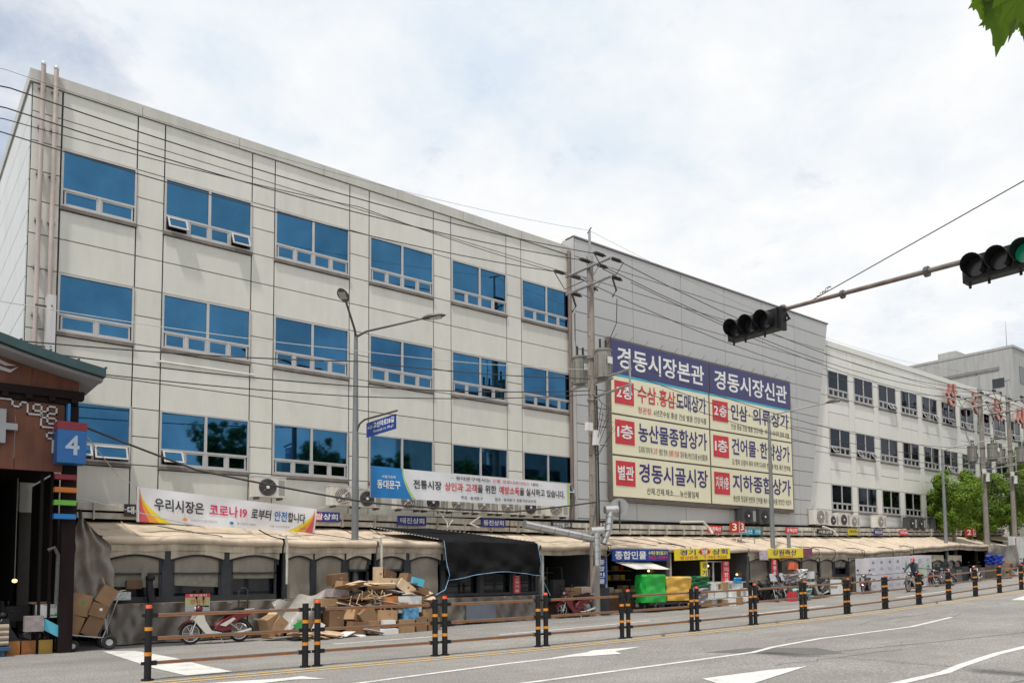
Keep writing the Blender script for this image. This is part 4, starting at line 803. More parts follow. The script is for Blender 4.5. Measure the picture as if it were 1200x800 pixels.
# ---------------------------------------------------------------- poles, lamps and wires
def wire(pts, r, name, m, lab, cat='cable', group=None):    # catenary through given points
    P = []; pts = [Vector(p[:3]) for p in pts]
    for a, b in zip(pts[:-1], pts[1:]):
        n = 12; L_ = (b-a).length; s_ = min(.0011*L_*L_, 1.1)
        P += [a.lerp(b, i/n)-Vector((0, 0, 4*s_*(i/n)*(1-i/n))) for i in range(n)]
    P.append(pts[-1]); return solo(MB().tube(P, r, 5), name, m, lab, cat, group, smooth=True)
def utility_pole(x, y, top, lab, detail=True, g=None):
    g = G(x) if g is None else g; t = thing('utility_pole', lab, 'utility pole', (x, y, g))
    part(MB().tube([(x, y, g-.2), (x, y, top-1.1)], .185, 14, .125), 'pole', POLEC, t, smooth=True)
    part(MB().tube([(x, y, top-1.25), (x, y, top)], .05, 8).tube([(x, y, top-1.25), (x, y, top-1.0)], .14, 10), 'mast_tip', STEEL, t, smooth=True)
    part(MB().tube([(x-.12, y-.22, top), (x, y, top+.02), (x+.12, y+.22, top)], .025, 5), 'tip_fitting', INSUL, t)
    for k, z in enumerate((top-1.5, top-2.2)):
        a = part(MB().tube([(x-.15, y-1.25, z), (x-.15, y+1.2, z)], .05, 6), 'crossarm', STEEL, t)
        part(MB().tube([(x-.12, y-.7, z-.02), (x, y, z-.45)], .018, 4).tube([(x-.12, y+.7, z-.02), (x, y, z-.45)], .018, 4), 'brace', STEEL, a)
    for k, (yy, z) in enumerate(((-1.1, top-1.42), (-.35, top-1.42), (1.1, top-1.42), (-1.1, top-2.12), (.2, top-2.12), (1.1, top-2.12))):
        sg = 1
        mb = MB()
        for s_ in ((-1, 1) if k < 3 else (1,)):
            b_ = x-.15+s_*.12; mb.tube([(b_, y+yy, z), (b_+s_*.62, y+yy, z-.03)], .035, 8)
            for q in range(5): mb.cyl((b_+s_*(.12+.09*q), y+yy, z-.01), (b_+s_*(.15+.09*q), y+yy, z-.01), .075, n=8)
        if k >= 3: mb.tube([(b_+.1, y+yy, z-.04), (b_+.25, y+yy-.05, z-.5), (b_+.1, y+yy, z-.75)], .04, 6)
        part(mb, 'insulator', INSUL, t)
    part(MB().tube([(x-.9, y-1.1, top-1.42), (x-.5, y-1.2, top-2.0), (x+.2, y-1.15, top-2.05), (x+.7, y-1.1, top-1.42)], .018, 5).tube([(x-.9, y+1.1, top-1.42), (x-.4, y+1.0, top-2.1), (x+.7, y+1.1, top-1.5)], .018, 5).tube([(x+.3, y-1.1, top-2.9), (x+.35, y-1.0, top-3.8), (x+.1, y-.75, top-4.6)], .016, 5).tube([(x+.2, y+1.1, top-2.9), (x+.1, y+1.0, top-4.0), (x, y+.75, top-4.6)], .016, 5), 'jumper_wire', WIRE, t)
    for s_, lb in ((-1, None), (1, None)):
        c = Vector((x, y+s_*.62, top-5.35)); mb = MB().tube([c-Vector((0, 0, .5)), c+Vector((0, 0, .5))], .30, 14).tube([c+Vector((0, 0, .5)), c+Vector((0, 0, .56))], .33, 14)
        for q in range(8): a = q*math.pi/4; mb.box((c.x+.32*math.cos(a), c.y+.32*math.sin(a), c.z-.02), (.04, .04, .75), R3(0, 0, a))
        tr = part(mb, 'transformer', TRANS, t, smooth=False)
        mb = MB()
        for dx in (-.15, .15): mb.tube([c+Vector((dx, 0, .56)), c+Vector((dx, 0, .95))], .045, 8)
        part(mb, 'bushing', INSUL, tr); part(MB().box((c.x, c.y-.36, c.z+.1), (.22, .04, .25)), 'box', WHITE, tr)
    part(MB().tube([(x, y-1.1, top-5.95), (x, y+1.1, top-5.95)], .05, 6).tube([(x, y, top-5.0), (x, y, top-4.98)], .2, 12).tube([(x, y, top-6.6), (x, y, top-6.55)], .2, 12), 'transformer_arm', STEEL, t)
    zz_ = top-5.9
    part(MB().tube([(x, y, zz_), (x, y-2.0, zz_+.12)], .045, 6).tube([(x, y, zz_-.6), (x, y-2.0, zz_-.45)], .045, 6).tube([(x, y-1.95, zz_-.8), (x, y-1.95, zz_+.5)], .04, 6), 'outrigger', STEEL, t)
    mb = MB()
    for q in range(6): mb.tube([(x-.12*(q % 2), y-.15, zz_-.2-q*.3), (x+.3*math.sin(q*2), y-.5-.15*q, zz_-.9-.2*q), (x, y-.17, zz_-2.2-q*.15)], .014, 4)
    mb.tube([(x+.17, y-.08, top-6), (x+.19, y-.1, g+3)], .03, 5).tube([(x-.05, y-.2, top-6.5), (x-.07, y-.22, g+2.5)], .02, 5)
    for q in range(14): z = g+2.2+q*.75; mb.tube([(x-.15, y-.1, z), (x-.32, y-.15, z)], .012, 4)
    part(mb, 'pole_cable', WIRE, t)
    part(MB().box((x-.1, y-.28, g+6.6), (.22, .18, .55)).box((x-.38, y-.2, g+7.0), (.28, .15, .3)), 'junction_box', WHITE, t)
    return t
utility_pole(21.0, 21.5, 14.75, 'concrete utility pole with two transformers beside the billboard')
utility_pole(57.6, 22.0, 14.75, 'far utility pole behind the single-arm lamp near trees'); utility_pole(62.3, 22.0, 14.95, 'farthest utility pole at the right among tree crowns')
for i, (yy, zl_, zr_) in enumerate(((20.4, 12.6, 13.3), (21.15, 12.5, 13.3), (22.6, 12.6, 13.3))):
    wire([(-30, yy, zl_-.1), (2, yy, zl_), (20.3, yy, zr_)], .016, 'power_line', WIRE, ('nearest', 'middle', 'farthest')[i]+' of the upper power lines crossing the cream wing')
    wire([(21.5, yy, 13.3), (57, yy+.5, 13.3)], .016, 'power_line', WIRE, ('nearest', 'middle', 'farthest')[i]+' of the upper power lines crossing the grey block')
    wire([(58, yy+.5, 13.2), (110, yy+2, 15)], .016, 'power_line', WIRE, ('nearest', 'middle', 'farthest')[i]+' of the power lines beyond the far pole')
wire([(-30, 21.5, 13.2), (2, 21.5, 13.6), (21, 21.5, 14.75)], .005, 'ground_wire', WIRE, 'thin top wire running left from the pole tip'); wire([(21, 21.5, 14.75), (57.6, 22, 14.8)], .005, 'ground_wire', WIRE, 'thin top wire running right from the pole tip')
for i, (a, b, c_, r, m) in enumerate(((7.12, 7.83, 8.95, .018, WIRE), (6.95, 7.07, 8.5, .018, WIRE), (6.6, 6.76, 8.35, .016, WIRE), (8.0, 8.15, 9.3, .011, WIREP), (12.3, 12.6, 12.7, .012, WIRE))):
    wire([(-25, 21.3, a-.2), (2, 21.3, a), (11.2, 21.4, b+.25), (20.8, 21.4, c_)], r, 'telephone_cable', m, ('highest dark', 'second dark', 'lowest dark', 'pale thin', 'thin upper')[i]+' cable crossing the cream wing towards the pole')
for i, (z0, z1) in enumerate(((12.3, 12.4), (9.3, 9.6), (8.9, 9.0), (8.4, 8.6))):
    wire([(21.2, 19.6, z0-.1), (57.5, 20.2, z1)], .014, 'telephone_cable', WIRE, ('topmost', 'second', 'third', 'lowest')[i]+' cable crossing the billboard towards the far pole')
wire([(3.6, 21, 5.3), (6.4, 21, 4.4), (11.3, 21, 3.8), (16.7, 21, 3.75), (20.9, 21.3, 4.3)], .028, 'black_cable', WIRE, 'thick black cable drooping from the gate over the awnings')
wire([(3.6, 20.4, 5.1), (4.9, 22.6, 4.3), (5.44, 23, 4.1)], .01, 'tie_rope', WIREP, 'thin rope from the number box to the welcome banner corner'); wire([(3.5, 21, 3.6), (7, 22.2, 3.0)], .012, 'tie_rope', WIREP, 'pale rope running over the left awning')
wire([(10.6, 23, 3.72), (11.5, 22.2, 4.0)], .008, 'tie_rope', WIREP, 'rope tying the welcome banner to the double lamp'); wire([(20.8, 22.6, 5.08), (21, 21.5, 5.3)], .008, 'tie_rope', WIREP, 'rope tying the district banner to the utility pole')
def lamp_head(t, p, d, L_=.75):
    p = Vector(p); d = Vector(d).normalized(); sidev = d.cross(Vector((0, 0, 1))).normalized(); upv = sidev.cross(d); n = 12
    mb = MB(); vs = []; fs = []
    for i in range(n+1):
        s_ = i/n; w_ = .17*math.sin(math.pi*min(1, s_*.93+.07))**.6; h = .09*math.sin(math.pi*min(1, s_*.9+.1))**.7; c = p+d*L_*s_
        ring = [(-1, 0), (-.7, .8), (0, 1), (.7, .8), (1, 0), (.6, -.45), (-.6, -.45)]
        vs += [c+sidev*a*w_+upv*b*h for a, b in ring]
    m = 7
    for i in range(n):
        for j in range(m): fs.append((i*m+j, i*m+(j+1) % m, (i+1)*m+(j+1) % m, (i+1)*m+j))
    fs += [tuple(range(m)), tuple(n*m+j for j in range(m))]; mb.add(vs, fs)
    h = part(mb, 'lamp_head', LAMPD, t, smooth=True); R = Matrix((d, sidev, upv)).transposed()
    part(MB().box(p+d*L_*.55-upv*.045, (.34, .2, .03), R), 'lamp_glass', LAMPG, h)
def street_lamp(x, y, arms, lab, H=9.15, sign=False):
    g = G(x); t = thing('street_lamp', lab, 'street lamp', (x, y, g))
    part(MB().tube([(x, y, g), (x, y, 5.5)], .115, 12, .10).tube([(x, y, 5.5), (x, y, H)], .10, 12, .06), 'pole', POLEG, t, smooth=True)
    for (dx, dy, dz) in arms:
        e = Vector((x+dx, y+dy, H+dz)); d = Vector((dx, dy, dz))
        part(MB().tube([(x, y, H-.08), (x+dx*.15, y+dy*.15, H+dz*.2), e], .042, 8, .032), 'arm', PARM if not sign else LAMPD, t, smooth=True); lamp_head(t, e-d.normalized()*.1, Vector((dx, dy, dz*.5)))
    return t
t = street_lamp(11.5, 22.2, ((-.95, -1.15, .6), (1.55, -1.6, .42)), 'tall double-arm street lamp with a blue street name plate', sign=True)
sg = thing('street_name_sign', 'blue street name plate reading 고산자로38길 on the double lamp', 'sign', (11.6, 21.5, 6.0))
part(MB().tube([(11.5, 22.2, 6.02), (11.55, 22.0, 6.33), (11.6, 21.8, 6.42), (11.9, 20.35, 6.5)], .03, 6), 'bracket', LAMPD, sg)
q = Quad((11.62, 21.72, 6.30), (11.90, 20.45, 6.42), (11.90, 20.45, 5.98), (11.62, 21.72, 5.86))
q.n = Vector((-.976, -.215, 0)); q.rect(0, 1, 0, 1, BLUES, sg, 'plate', .0, .03)
q.text('고산자로38길', .25, .95, .48, .88, TXWHT, sg, .03, .008); q.text('Gosanja-ro 38-gil', .25, .93, .14, .36, TXWHT, sg, .01, .008); q.text('←23', .05, .21, .5, .74, TXWHT, sg, .01, .008)
street_lamp(33.5, 22.2, ((0, -3.1, .1),), 'single-arm street lamp in front of the billboard right edge'); street_lamp(52.0, 22.2, ((0, -3.1, .25),), 'single-arm street lamp before the first tree crown')
solo(MB().tube([(35.0, 22.3, G(35)), (35.0, 22.3, 3.45)], .09, 8), 'stub_post', POLEG, 'short grey stub post poking through the awning by the lamp', 'post', smooth=True)
# aluminium ducts
for pts, lab in (([(17.3, 21.1, 3.36), (20.45, 21.0, 2.93)], 'long sloping aluminium duct over the awning'), ([(20.53, 20.9, 3.2), (20.53, 20.9, 1.95)], 'upright aluminium duct with tee end left of the pole'), ([(21.28, 20.9, 4.0), (21.2, 20.95, 3.3), (20.95, 21.0, 2.75)], 'taller aluminium duct with tee end at the pole')):
    t = thing('smoke_duct', lab, 'duct', pts[0]); part(MB().tube(pts, .14, 12), 'duct', ALUDUCT, t, smooth=True); p = Vector(pts[0])
    mb = MB()
    for k in range(1, 5): c = Vector(pts[0]).lerp(Vector(pts[-1]), k/5); d = (Vector(pts[1])-p).normalized(); mb.tube([c-d*.015, c+d*.015], .15, 12)
    part(mb, 'clamp_ring', STEEL, t)
    if pts[0][0] > 18: part(MB().tube([(p.x-.22, p.y+.08, p.z), (p.x+.25, p.y-.1, p.z+.03)], .15, 12), 'tee', ALUDUCT, t, smooth=True); part(MB().tube([(p.x+.25, p.y-.1, p.z+.03), (p.x+.255, p.y-.102, p.z+.03)], .135, 12), 'open_end', DARK, t)
t = thing('convex_mirror', 'grey round traffic mirror seen from behind beside the utility pole', 'mirror', (21.75, 20.9, 3.3)); part(MB().cyl((21.72, 20.9, 4.1), (21.78, 20.94, 4.1), .36, n=20), 'disc', STEEL, t, smooth=True); part(MB().tube([(21.7, 20.86, 3.2), (21.7, 20.86, 4.35)], .03, 6), 'post', LAMPD, t)
# traffic signal gantry
SX = 12.26
t = thing('signal_gantry', 'rust spotted arm reaching over the road from the right', 'signal arm', (SX, 1.6, .13))
part(MB().tube([(SX, 1.6, .1), (SX, 1.6, 7.6)], .16, 14, .11), 'mast', STEEL, t, smooth=True); RSTA = mat('rust_spotted_steel', (.19, .16, .145), .6, .1, .25, 4, dirt=1.0, dcol=(.13, .05, .025))
part(MB().tube([(SX, 1.6, 6.0), (SX, 4.0, 6.14), (SX, 7.75, 6.24)], .050, 12, .034), 'arm', RSTA, t, smooth=True)
part(MB().tube([(SX, 5.3, 6.17), (SX, 5.36, 6.17)], .08, 10).tube([(SX, 6.65, 6.2), (SX, 6.7, 6.2)], .07, 10).blob((SX, 7.78, 6.25), .08), 'clamp', LAMPD, t)
part(MB().tube([(SX, 7.2, 6.26), (SX, 1.7, 7.6)], .009, 4), 'guy_wire', WIRE, t)
mb = MB()
for k in range(5): mb.ring((SX, 7.1-.05*k, 6.29+.025*k), (1, 0, 0) if k % 2 else (0, 0, 1), .025, .006, 8, 4)
part(mb, 'shackle', LAMPD, t)
def signal(yc, zc, lab, lit):
    t = thing('traffic_light', lab, 'traffic light', (SX-.05, yc, zc)); x0 = SX-.22
    part(MB().bb(x0, x0+.2, yc-.51, yc+.51, zc-.18, zc+.18), 'housing', BLACKP, t)
    for k in range(3):
        y = yc+.315-.315*k; c = Vector((x0, y, zc))
        part(MB().cyl(c+Vector((-.004, 0, 0)), c+Vector((-.02, 0, 0)), .135, n=20), 'lens', GREENL if (lit and k == 2) else LENSD, t)
        n = 16; vs = []; mb = MB()
        for i in range(n+1):
            a = math.radians(-55+290*i/n); cy, cz = math.cos(a)*.15, math.sin(a)*.15; ln = .30-.10*(1-math.sin(a))/2-.05
            for (xx, rr) in ((-.0, 1), (-ln, .98), (-ln, .93), (0, .95)): vs.append((x0+xx, y+cy*rr, zc+cz*rr))
        mb.add(vs, [(4*i+j, 4*i+(j+1) % 4, 4*(i+1)+(j+1) % 4, 4*(i+1)+j) for i in range(n) for j in range(4)]); part(mb, 'hood', BLACKP, t, smooth=True)
    part(MB().tube([(SX-.1, yc-.52, zc-.1), (SX, yc-.61, zc+.0), (SX, yc-.51, zc+.18)], .03, 6).bb(SX-.18, SX-.02, yc-.57, yc-.512, zc-.2, zc+.2).tube([(x0+.1, yc+.2, zc-.19), (x0+.1, yc+.2, zc-.25)], .02, 6).tube([(x0+.1, yc-.2, zc-.19), (x0+.1, yc-.2, zc-.25)], .02, 6).tube([(x0+.1, yc+.45, zc-.19), (x0+.1, yc+.45, zc-.25)], .02, 6), 'bracket', BLACKP, t, kind='stuff')
signal(8.27, 6.05, 'black three-lens traffic light at the end of the arm', False); signal(4.24, 5.95, 'black three-lens traffic light with green lens at right edge', True)
def HX(px, Y=21.0): # picture column to X at a given depth plane
    a = (px-600)/940.16; dx = rt*a+fw; return dx.x*Y/dx.y
def HZ(px, py, Y=21.0): r = rt*((px-600)/940.16)+up*((605.9-py)/940.16)+fw; return 1.7+r.z*Y/r.y
# ---------------------------------------------------------------- trees
def leaf_shell(mb, c, r, n, size, rng, gap=0.0):
    c = Vector(c)
    for _ in range(n):
        d = Vector((rng.gauss(0, 1), rng.gauss(0, 1), rng.gauss(0, 1))).normalized(); k = rng.random()**.45; p = c+Vector((d.x*r[0], d.y*r[1], d.z*r[2]))*k
        nrm = (d+Vector((rng.uniform(-.8, .8), rng.uniform(-.8, .8), rng.uniform(-.2, 1.0)))).normalized(); u = nrm.orthogonal().normalized(); u = (Matrix.Rotation(rng.random()*6.3, 3, nrm) @ u); q = nrm.cross(u); s_ = size*rng.uniform(.6, 1.25)
        mb.add([p-u*s_*.5, p-u*s_*.1+q*s_*.42, p+u*s_*.5, p-u*s_*.1-q*s_*.42], [(0, 1, 2, 3)])
def tree(x, y, g, trunk_h, cz, rx, rz, n, lab, dark=False, seed=1, size=.14, trunk_r=.14, shape=0, group=None):
    rng = random.Random(seed); t = thing('plane_tree', lab, 'tree', (x, y, g), group=group)
    pts = [(x, y, g-.1), (x+.05, y, g+trunk_h*.5), (x, y+.04, g+trunk_h)]
    mb = MB().tube(pts, trunk_r, 9, trunk_r*.7); part(mb, 'trunk', BARK, t, smooth=True)
    mb = MB(); subs = []
    for k in range(15):
        a = k*2.4+rng.random(); rr = rx*rng.uniform(.45, .95); zz_ = cz+rz*rng.uniform(-.65, .8); e = Vector((x+math.cos(a)*rr, y+math.sin(a)*rr, zz_)); s_ = Vector((x, y, g+trunk_h*rng.uniform(.8, 1)))
        mb.tube([s_, s_.lerp(e, .5)+Vector((0, 0, .15)), e], .06, 5, .02); subs.append(e)
    part(mb, 'limb', BARK, t, kind='stuff')
    mb = MB(); leaf_shell(mb, (x, y, cz), (rx*.8, rx*.8, rz*.9), n//5, size, rng)
    for e in subs:
        rr = rng.uniform(.26, .44)*rx; leaf_shell(mb, e, (rr, rr, rr*rng.uniform(.8, 1.1)), n//19, size, rng)
    for k in range(26):
        a = rng.random()*6.3; b = rng.uniform(-1, 1); e = (x+math.cos(a)*rx*math.sqrt(1-b*b)*.97, y+math.sin(a)*rx*math.sqrt(1-b*b)*.97, cz+b*rz); leaf_shell(mb, e, (.28, .28, .25), n//120+6, size, rng)
    part(mb, 'foliage', LEAFD if dark else LEAFM, t, kind='stuff', recalc=False); return t
tree(HX(1117, 23), 23.0, G(52), 4.4, HZ(1117, 590, 23), 1.45, 2.15, 15000, 'round trimmed street tree nearest, behind the single-arm lamp', seed=3)
tree(HX(1158, 23.2), 23.2, G(58), 4.4, HZ(1158, 592, 23.2), 1.35, 2.1, 14000, 'middle trimmed street tree right of the lamp', seed=5)
tree(HX(1184, 22.9), 22.9, G(62), 4.4, HZ(1184, 590, 22.9), 1.7, 2.3, 13000, 'third trimmed street tree close to the right edge', seed=8)
tree(70.5, 22.6, G(70), 4.4, 8.2, 2.8, 3.6, 14000, 'taller leafy street tree at the right picture edge', seed=11); tree(59.8, 23.6, G(59), 4, 5.3, 1.2, 1.6, 5000, 'small shaded tree behind the first two street trees', seed=12)
# plane tree over the camera, its big leaves hang into the top right corner
t = thing('roadside_plane_tree', 'plane tree branch with large lobed leaves in the top right corner', 'tree', (6.8, -1.6, .13))
part(MB().tube([(6.8, -1.6, 0), (6.7, -1.5, 2.5), (6.5, -1.2, 5.0)], .2, 10, .13), 'trunk', BARK, t, smooth=True)
part(MB().tube([(6.5, -1.2, 4.8), (5.8, .1, 5.3), (4.95, 1.05, 5.0), (4.45, 1.30, 4.62)], .06, 7, .012), 'limb', BARK, t, smooth=True)
def plane_leaf():
    half = [(0, -.05), (.10, -.10), (.20, -.02), (.34, -.06), (.33, .04), (.46, .10), (.35, .15), (.42, .26), (.30, .27), (.30, .36), (.42, .52), (.30, .50), (.27, .60), (.20, .56), (.14, .68), (.10, .84), (.06, .86), (0, 1.05)]
    pts = half+[(-a, b) for a, b in half[::-1][1:-1]]; mb = MB(); vs = [(0, .3, -.03)]+[(a, b, .05*abs(a)-.12*b*b) for a, b in pts]; n = len(pts)
    mb.add(vs, [(0, i+1, (i+1) % n+1) for i in range(n)]); mb.tube([(0, -.28, .05), (0, -.05, 0), (0, .4, -.035)], .008, 4); return mb.mesh('leaf', LEAFL, False, None, False)
LEAFL = mat('big_leaf_green', (.06, .12, .012), .5, 0, .25, 9); nt_ = LEAFL.node_tree; b_ = nt_.nodes['Principled BSDF']; tr = nt_.nodes.new('ShaderNodeBsdfTranslucent'); ms = nt_.nodes.new('ShaderNodeMixShader'); tr.inputs[0].default_value = (.16, .28, .01, 1); ms.inputs[0].default_value = .45
nt_.links.new(b_.outputs[0], ms.inputs[1]); nt_.links.new(tr.outputs[0], ms.inputs[2]); nt_.links.new(ms.outputs[0], nt_.nodes['Material Output'].inputs[0])
LM = plane_leaf(); rng = random.Random(4); base = Vector((6.8, -1.6, .13))
def camray(px, py, d):
    r = rt*((px-600)/940.16)+up*((605.9-py)/940.16)+fw; return Vector((0, 0, 1.7))+r.normalized()*d
for (b0, t0, sc_, dd, tw) in (((1184, -8), (1172, 40), .25, 5.0, .2), ((1199, -8), (1203, 30), .2, 4.9, -.6), ((1152, -18), (1151, 15), .17, 5.1, .5), ((1208, -20), (1190, 18), .22, 4.8, .9), ((1168, -34), (1160, 8), .22, 5.05, -.4), ((1190, -30), (1206, 12), .28, 4.7, .1), ((1216, -8), (1222, 40), .24, 4.9, .4), ((1178, -60), (1165, -20), .26, 5, .2), ((1205, -55), (1195, -12), .27, 5.1, -.3), ((1225, -40), (1232, 10), .27, 5.0, .3)):
    p = camray(*b0, dd); e = camray(*t0, dd); ya = (e-p).normalized(); tc_ = (Vector((0, 0, 1.7))-p).normalized(); za = (Matrix.Rotation(tw, 3, ya) @ (tc_-ya*tc_.dot(ya)).normalized()); xa = ya.cross(za)
    o = bpy.data.objects.new('leaf', LM); link(o, 'leaf', t); Mx = Matrix((xa, ya, za)).transposed().to_4x4(); o.matrix_parent_inverse = Matrix.Identity(4); o.matrix_local = Matrix.Translation(p-base) @ Mx @ Matrix.Scale(sc_, 4)
part(MB().tube([(4.95, 1.05, 5.0), (4.3, 1.2, 4.75), (4.05, 1.45, 4.72)], .012, 5), 'limb', BARK, t)
for k in range(150):
    c = Vector((5.7, .1, 5.5)); d = Vector((rng.gauss(0, 1), rng.gauss(0, 1), rng.gauss(0, .45)))*.75; p = c+d
    if p.x < 4.75 and p.y > .5: continue
    o = inst(LM, 'leaf', t, p-base, (rng.uniform(0, 6), rng.uniform(-.6, .6), rng.uniform(0, 6))); s_ = rng.uniform(.15, .26); o.scale = (s_,)*3
# street behind the camera, seen only in the window glass
for i, (x, y, cz, r) in enumerate(((17.5, -3.4, 9.6, 1.9), (24.6, -3.2, 9.3, 1.8), (30.5, -3.4, 9.0, 1.7), (36.0, -3.2, 8.6, 1.8), (44, -3.3, 8.4, 1.6), (53, -3.3, 8.2, 1.9), (62, -3.4, 8.6, 2.0), (72, -3.4, 8.6, 2.2), (84, -3.4, 8.6, 2.4), (97, -3.4, 8.6, 2.6))):
    tree(x, y, .13, cz-2, cz, r, r*1.05, 1700, 'dark plane tree across the road mirrored in the windows, number of trunks from camera '+('one', 'two', 'three', 'four', 'five', 'six', 'seven', 'eight', 'nine', 'ten')[i], dark=True, seed=30+i, size=.34, group='trees across the road mirrored in the glass')
def opp(x0, x1, y0, y1, h, m, lab, fl=3.3):
    t = thing('apartment_building', lab, 'building', ((x0+x1)/2, (y0+y1)/2, 0)); part(MB().bb(x0, x1, y0, y1, 0, h), 'wall', m, t); mb = MB(); z = 2
    while z < h-2:
        x = x0+1
        while x < x1-2: mb.bb(x, x+2.2, y1+.01, y1+.06, z, z+1.5); x += 3.2
        z += fl
    part(mb, 'window', GLASSD, t, kind='stuff')
opp(46, 72, -30, -20, 17, CONC, 'grey office block across the road mirrored in lower windows'); opp(84, 130, -32, -20, 22, BRICKC, 'beige flats across the road mirrored in the annex'); opp(30, 42, -34, -24, 12.5, FBM, 'low pale block across the road mirrored in lower windows'); opp(4, 16, -30, -20, 8, BRICKC, 'low shop building behind the photographer')
t = thing('pavilion_roof', 'dark tiled pavilion roof mirrored in the middle windows', 'roof', (58, -24, 17)); n = 16
def pav(u, v):
    a = u*2-1; return (57+a*(12-5*v), -20.5-4*v*.8, 19.6+v*2.6-1.2*(1-v)*(1-abs(a)**3)*.9)
part(MB().grid(pav, 24, 6), 'roof', WOODD, t); mb = MB()
for k in range(6): mb.bb(49+k*3.2, 49.5+k*3.2, -23.5, -23, 17, 20)
part(mb.bb(47, 67, -24.5, -22.5, 18.6, 19.2), 'beam_frame', WOODD, t)
# ---------------------------------------------------------------- wooden market gate at the left edge
GY = 20.5
gt = thing('market_gate', 'dark wooden market gate with curved teal roof and white lattice', 'gate', (3.4, GY, 0))
n = 14; rp = []
for i in range(n+1): X = 3.93-i*.55; d = 3.93-X; rp.append((X, 6.36+.17*d+.030*d*d))
part(MB().prism(rp+[(x, z-.19) for x, z in rp[::-1]], 'xz', 19.55, 26.5), 'roof', TEAL, gt)
mb = MB()
for i in range(n): mb.tube([(rp[i][0], 19.56, rp[i][1]+.02), (rp[i][0], 26.5, rp[i][1]+.02)], .03, 5)
part(mb, 'roof_rib', TEAL, gt)
part(MB().prism([(x-.03, z-.195) for x, z in rp]+[(x-.03, z-.27) for x, z in rp[::-1]], 'xz', 19.7, 20.0).prism([(x-.03, z-.195) for x, z in rp]+[(x-.03, z-.24) for x, z in rp[::-1]], 'xz', 20.0, 26.3), 'eave_board', EAVE, gt)
for i in range(9):
    xr_, xl_ = 3.56-i*.95, 3.56-(i+1)*.95+.012; f_ = lambda X: 6.36+.17*(3.93-X)+.03*(3.93-X)**2-.26
    part(MB().prism([(xl_, 5.95), (xr_, 5.95), (xr_, f_(xr_)), (xl_, f_(xl_))], 'xz', GY, GY+.08), 'board', WOODB, gt)
    xr_, xl_ = 3.28-i*.95, 3.28-(i+1)*.95+.012; part(MB().bb(xl_, xr_, GY+.05, GY+.12, 4.08, 5.62), 'lower_board', WOODB, gt)
part(MB().bb(-5.5, 3.66, GY-.1, GY+.2, 5.76, 5.94).bb(-5.5, 3.56, GY-.0, GY+.2, 5.63, 5.755), 'beam', WOODD, gt)
for z in (5.66,):
    mb = MB()
    for i in range(20): mb.bb(3.4-i*.45, 3.52-i*.45, GY-.14, GY-.0, z, z+.09)
    part(mb, 'bracket_row', WOODD, gt, kind='stuff')
for (a, b) in ((3.30, 3.58), (-3.2, -2.9)): part(MB().bb(a, b, GY+.05, GY+.35, 0, 5.62), 'column', mat('column_dark_red', (.014, .007, .008), .7, spec=.2), gt)
part(MB().bb(2.90, 2.96, GY+.3, GY+.38, 0, 4.08).bb(3.10, 3.16, GY+.3, GY+.36, 0, 4.08), 'inner_post', WOODD, gt)
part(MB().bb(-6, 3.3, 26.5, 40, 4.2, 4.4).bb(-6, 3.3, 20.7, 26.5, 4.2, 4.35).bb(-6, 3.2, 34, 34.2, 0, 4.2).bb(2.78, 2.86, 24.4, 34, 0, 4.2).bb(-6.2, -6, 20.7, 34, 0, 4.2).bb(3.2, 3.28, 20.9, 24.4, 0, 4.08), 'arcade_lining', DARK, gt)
LATT = mat('white_lattice_paint', (.55, .55, .56), .5); mb = MB(); w_ = .017
def stroke(pts):
    for a, b in zip(pts[:-1], pts[1:]): mb.bb(min(a[0], b[0])-w_, max(a[0], b[0])+w_, GY-.0, GY+.045, min(a[1], b[1])-w_, max(a[1], b[1])+w_)
for path in (((-500, 535), (75, 535), (75, 575), (118, 575), (118, 545), (158, 545), (158, 615), (240, 615)), ((190, 550), (235, 550), (235, 590), (190, 590), (190, 550)), ((270, 555), (320, 555), (320, 600), (270, 600), (270, 555)), ((235, 590), (270, 590), (270, 630), (235, 630)),
             ((270, 630), (320, 630), (320, 665), (270, 665), (270, 630)), ((235, 590), (235, 690), (310, 690), (310, 725), (270, 725), (270, 762), (305, 762), (305, 850))):
    stroke([(3.12-(320-x)*.0035, 5.56-(y-550)*.0035) for x, y in path])
part(mb, 'lattice', LATT, gt, kind='stuff')
solo(MB().bb(1.85, 2.14, GY-.15, GY, 4.62, 5.36).bb(2.14, 2.36, GY-.15, GY, 4.92, 5.06), 'gate_letter', mat('grey_letter_block', (.33, .34, .36), .5), 'grey raised letter stroke on the gate at left edge', 'sign letter')
solo(MB().add([(1.9, GY-.02, 6.35), (2.2, GY-.02, 6.27), (2.36, GY-.02, 6.36), (2.2, GY-.02, 6.20), (1.9, GY-.02, 6.26)], [(0, 1, 2, 3, 4)]).add([(1.9, GY-.02, 6.5), (2.15, GY-.02, 6.4), (2.32, GY-.02, 6.37), (2.1, GY-.02, 6.34), (1.9, GY-.02, 6.42)], [(0, 1, 2, 3, 4)]), 'wave_emblem', LATT, 'white wave emblem on the upper boards of the gate', 'emblem')
t = thing('number_box', 'blue box sign with red top reading 4 on the gate column', 'sign', (3.38, 20.2, 4.2)); B4 = mat('deep_blue_box', (.012, .12, .36), .4, 0, .1, 3)
part(MB().bb(3.08, 3.66, 20.02, 20.5, 4.24, 4.98), 'box', B4, t); part(MB().bb(3.07, 3.67, 20.01, 20.51, 4.983, 5.16), 'red_top', mat('deep_red', (.22, .015, .03), .45), t); XQ(3.24, 3.52, 4.42, 4.86, 20.015).text('4', 0, 1, 0, 1, mat('pale_blue_number', (.42, .5, .6), .5), t, .03, .004)
part(MB().bb(3.30, 3.35, 20.2, 20.4, 5.16, 5.6), 'hanger', BLUEV, t)
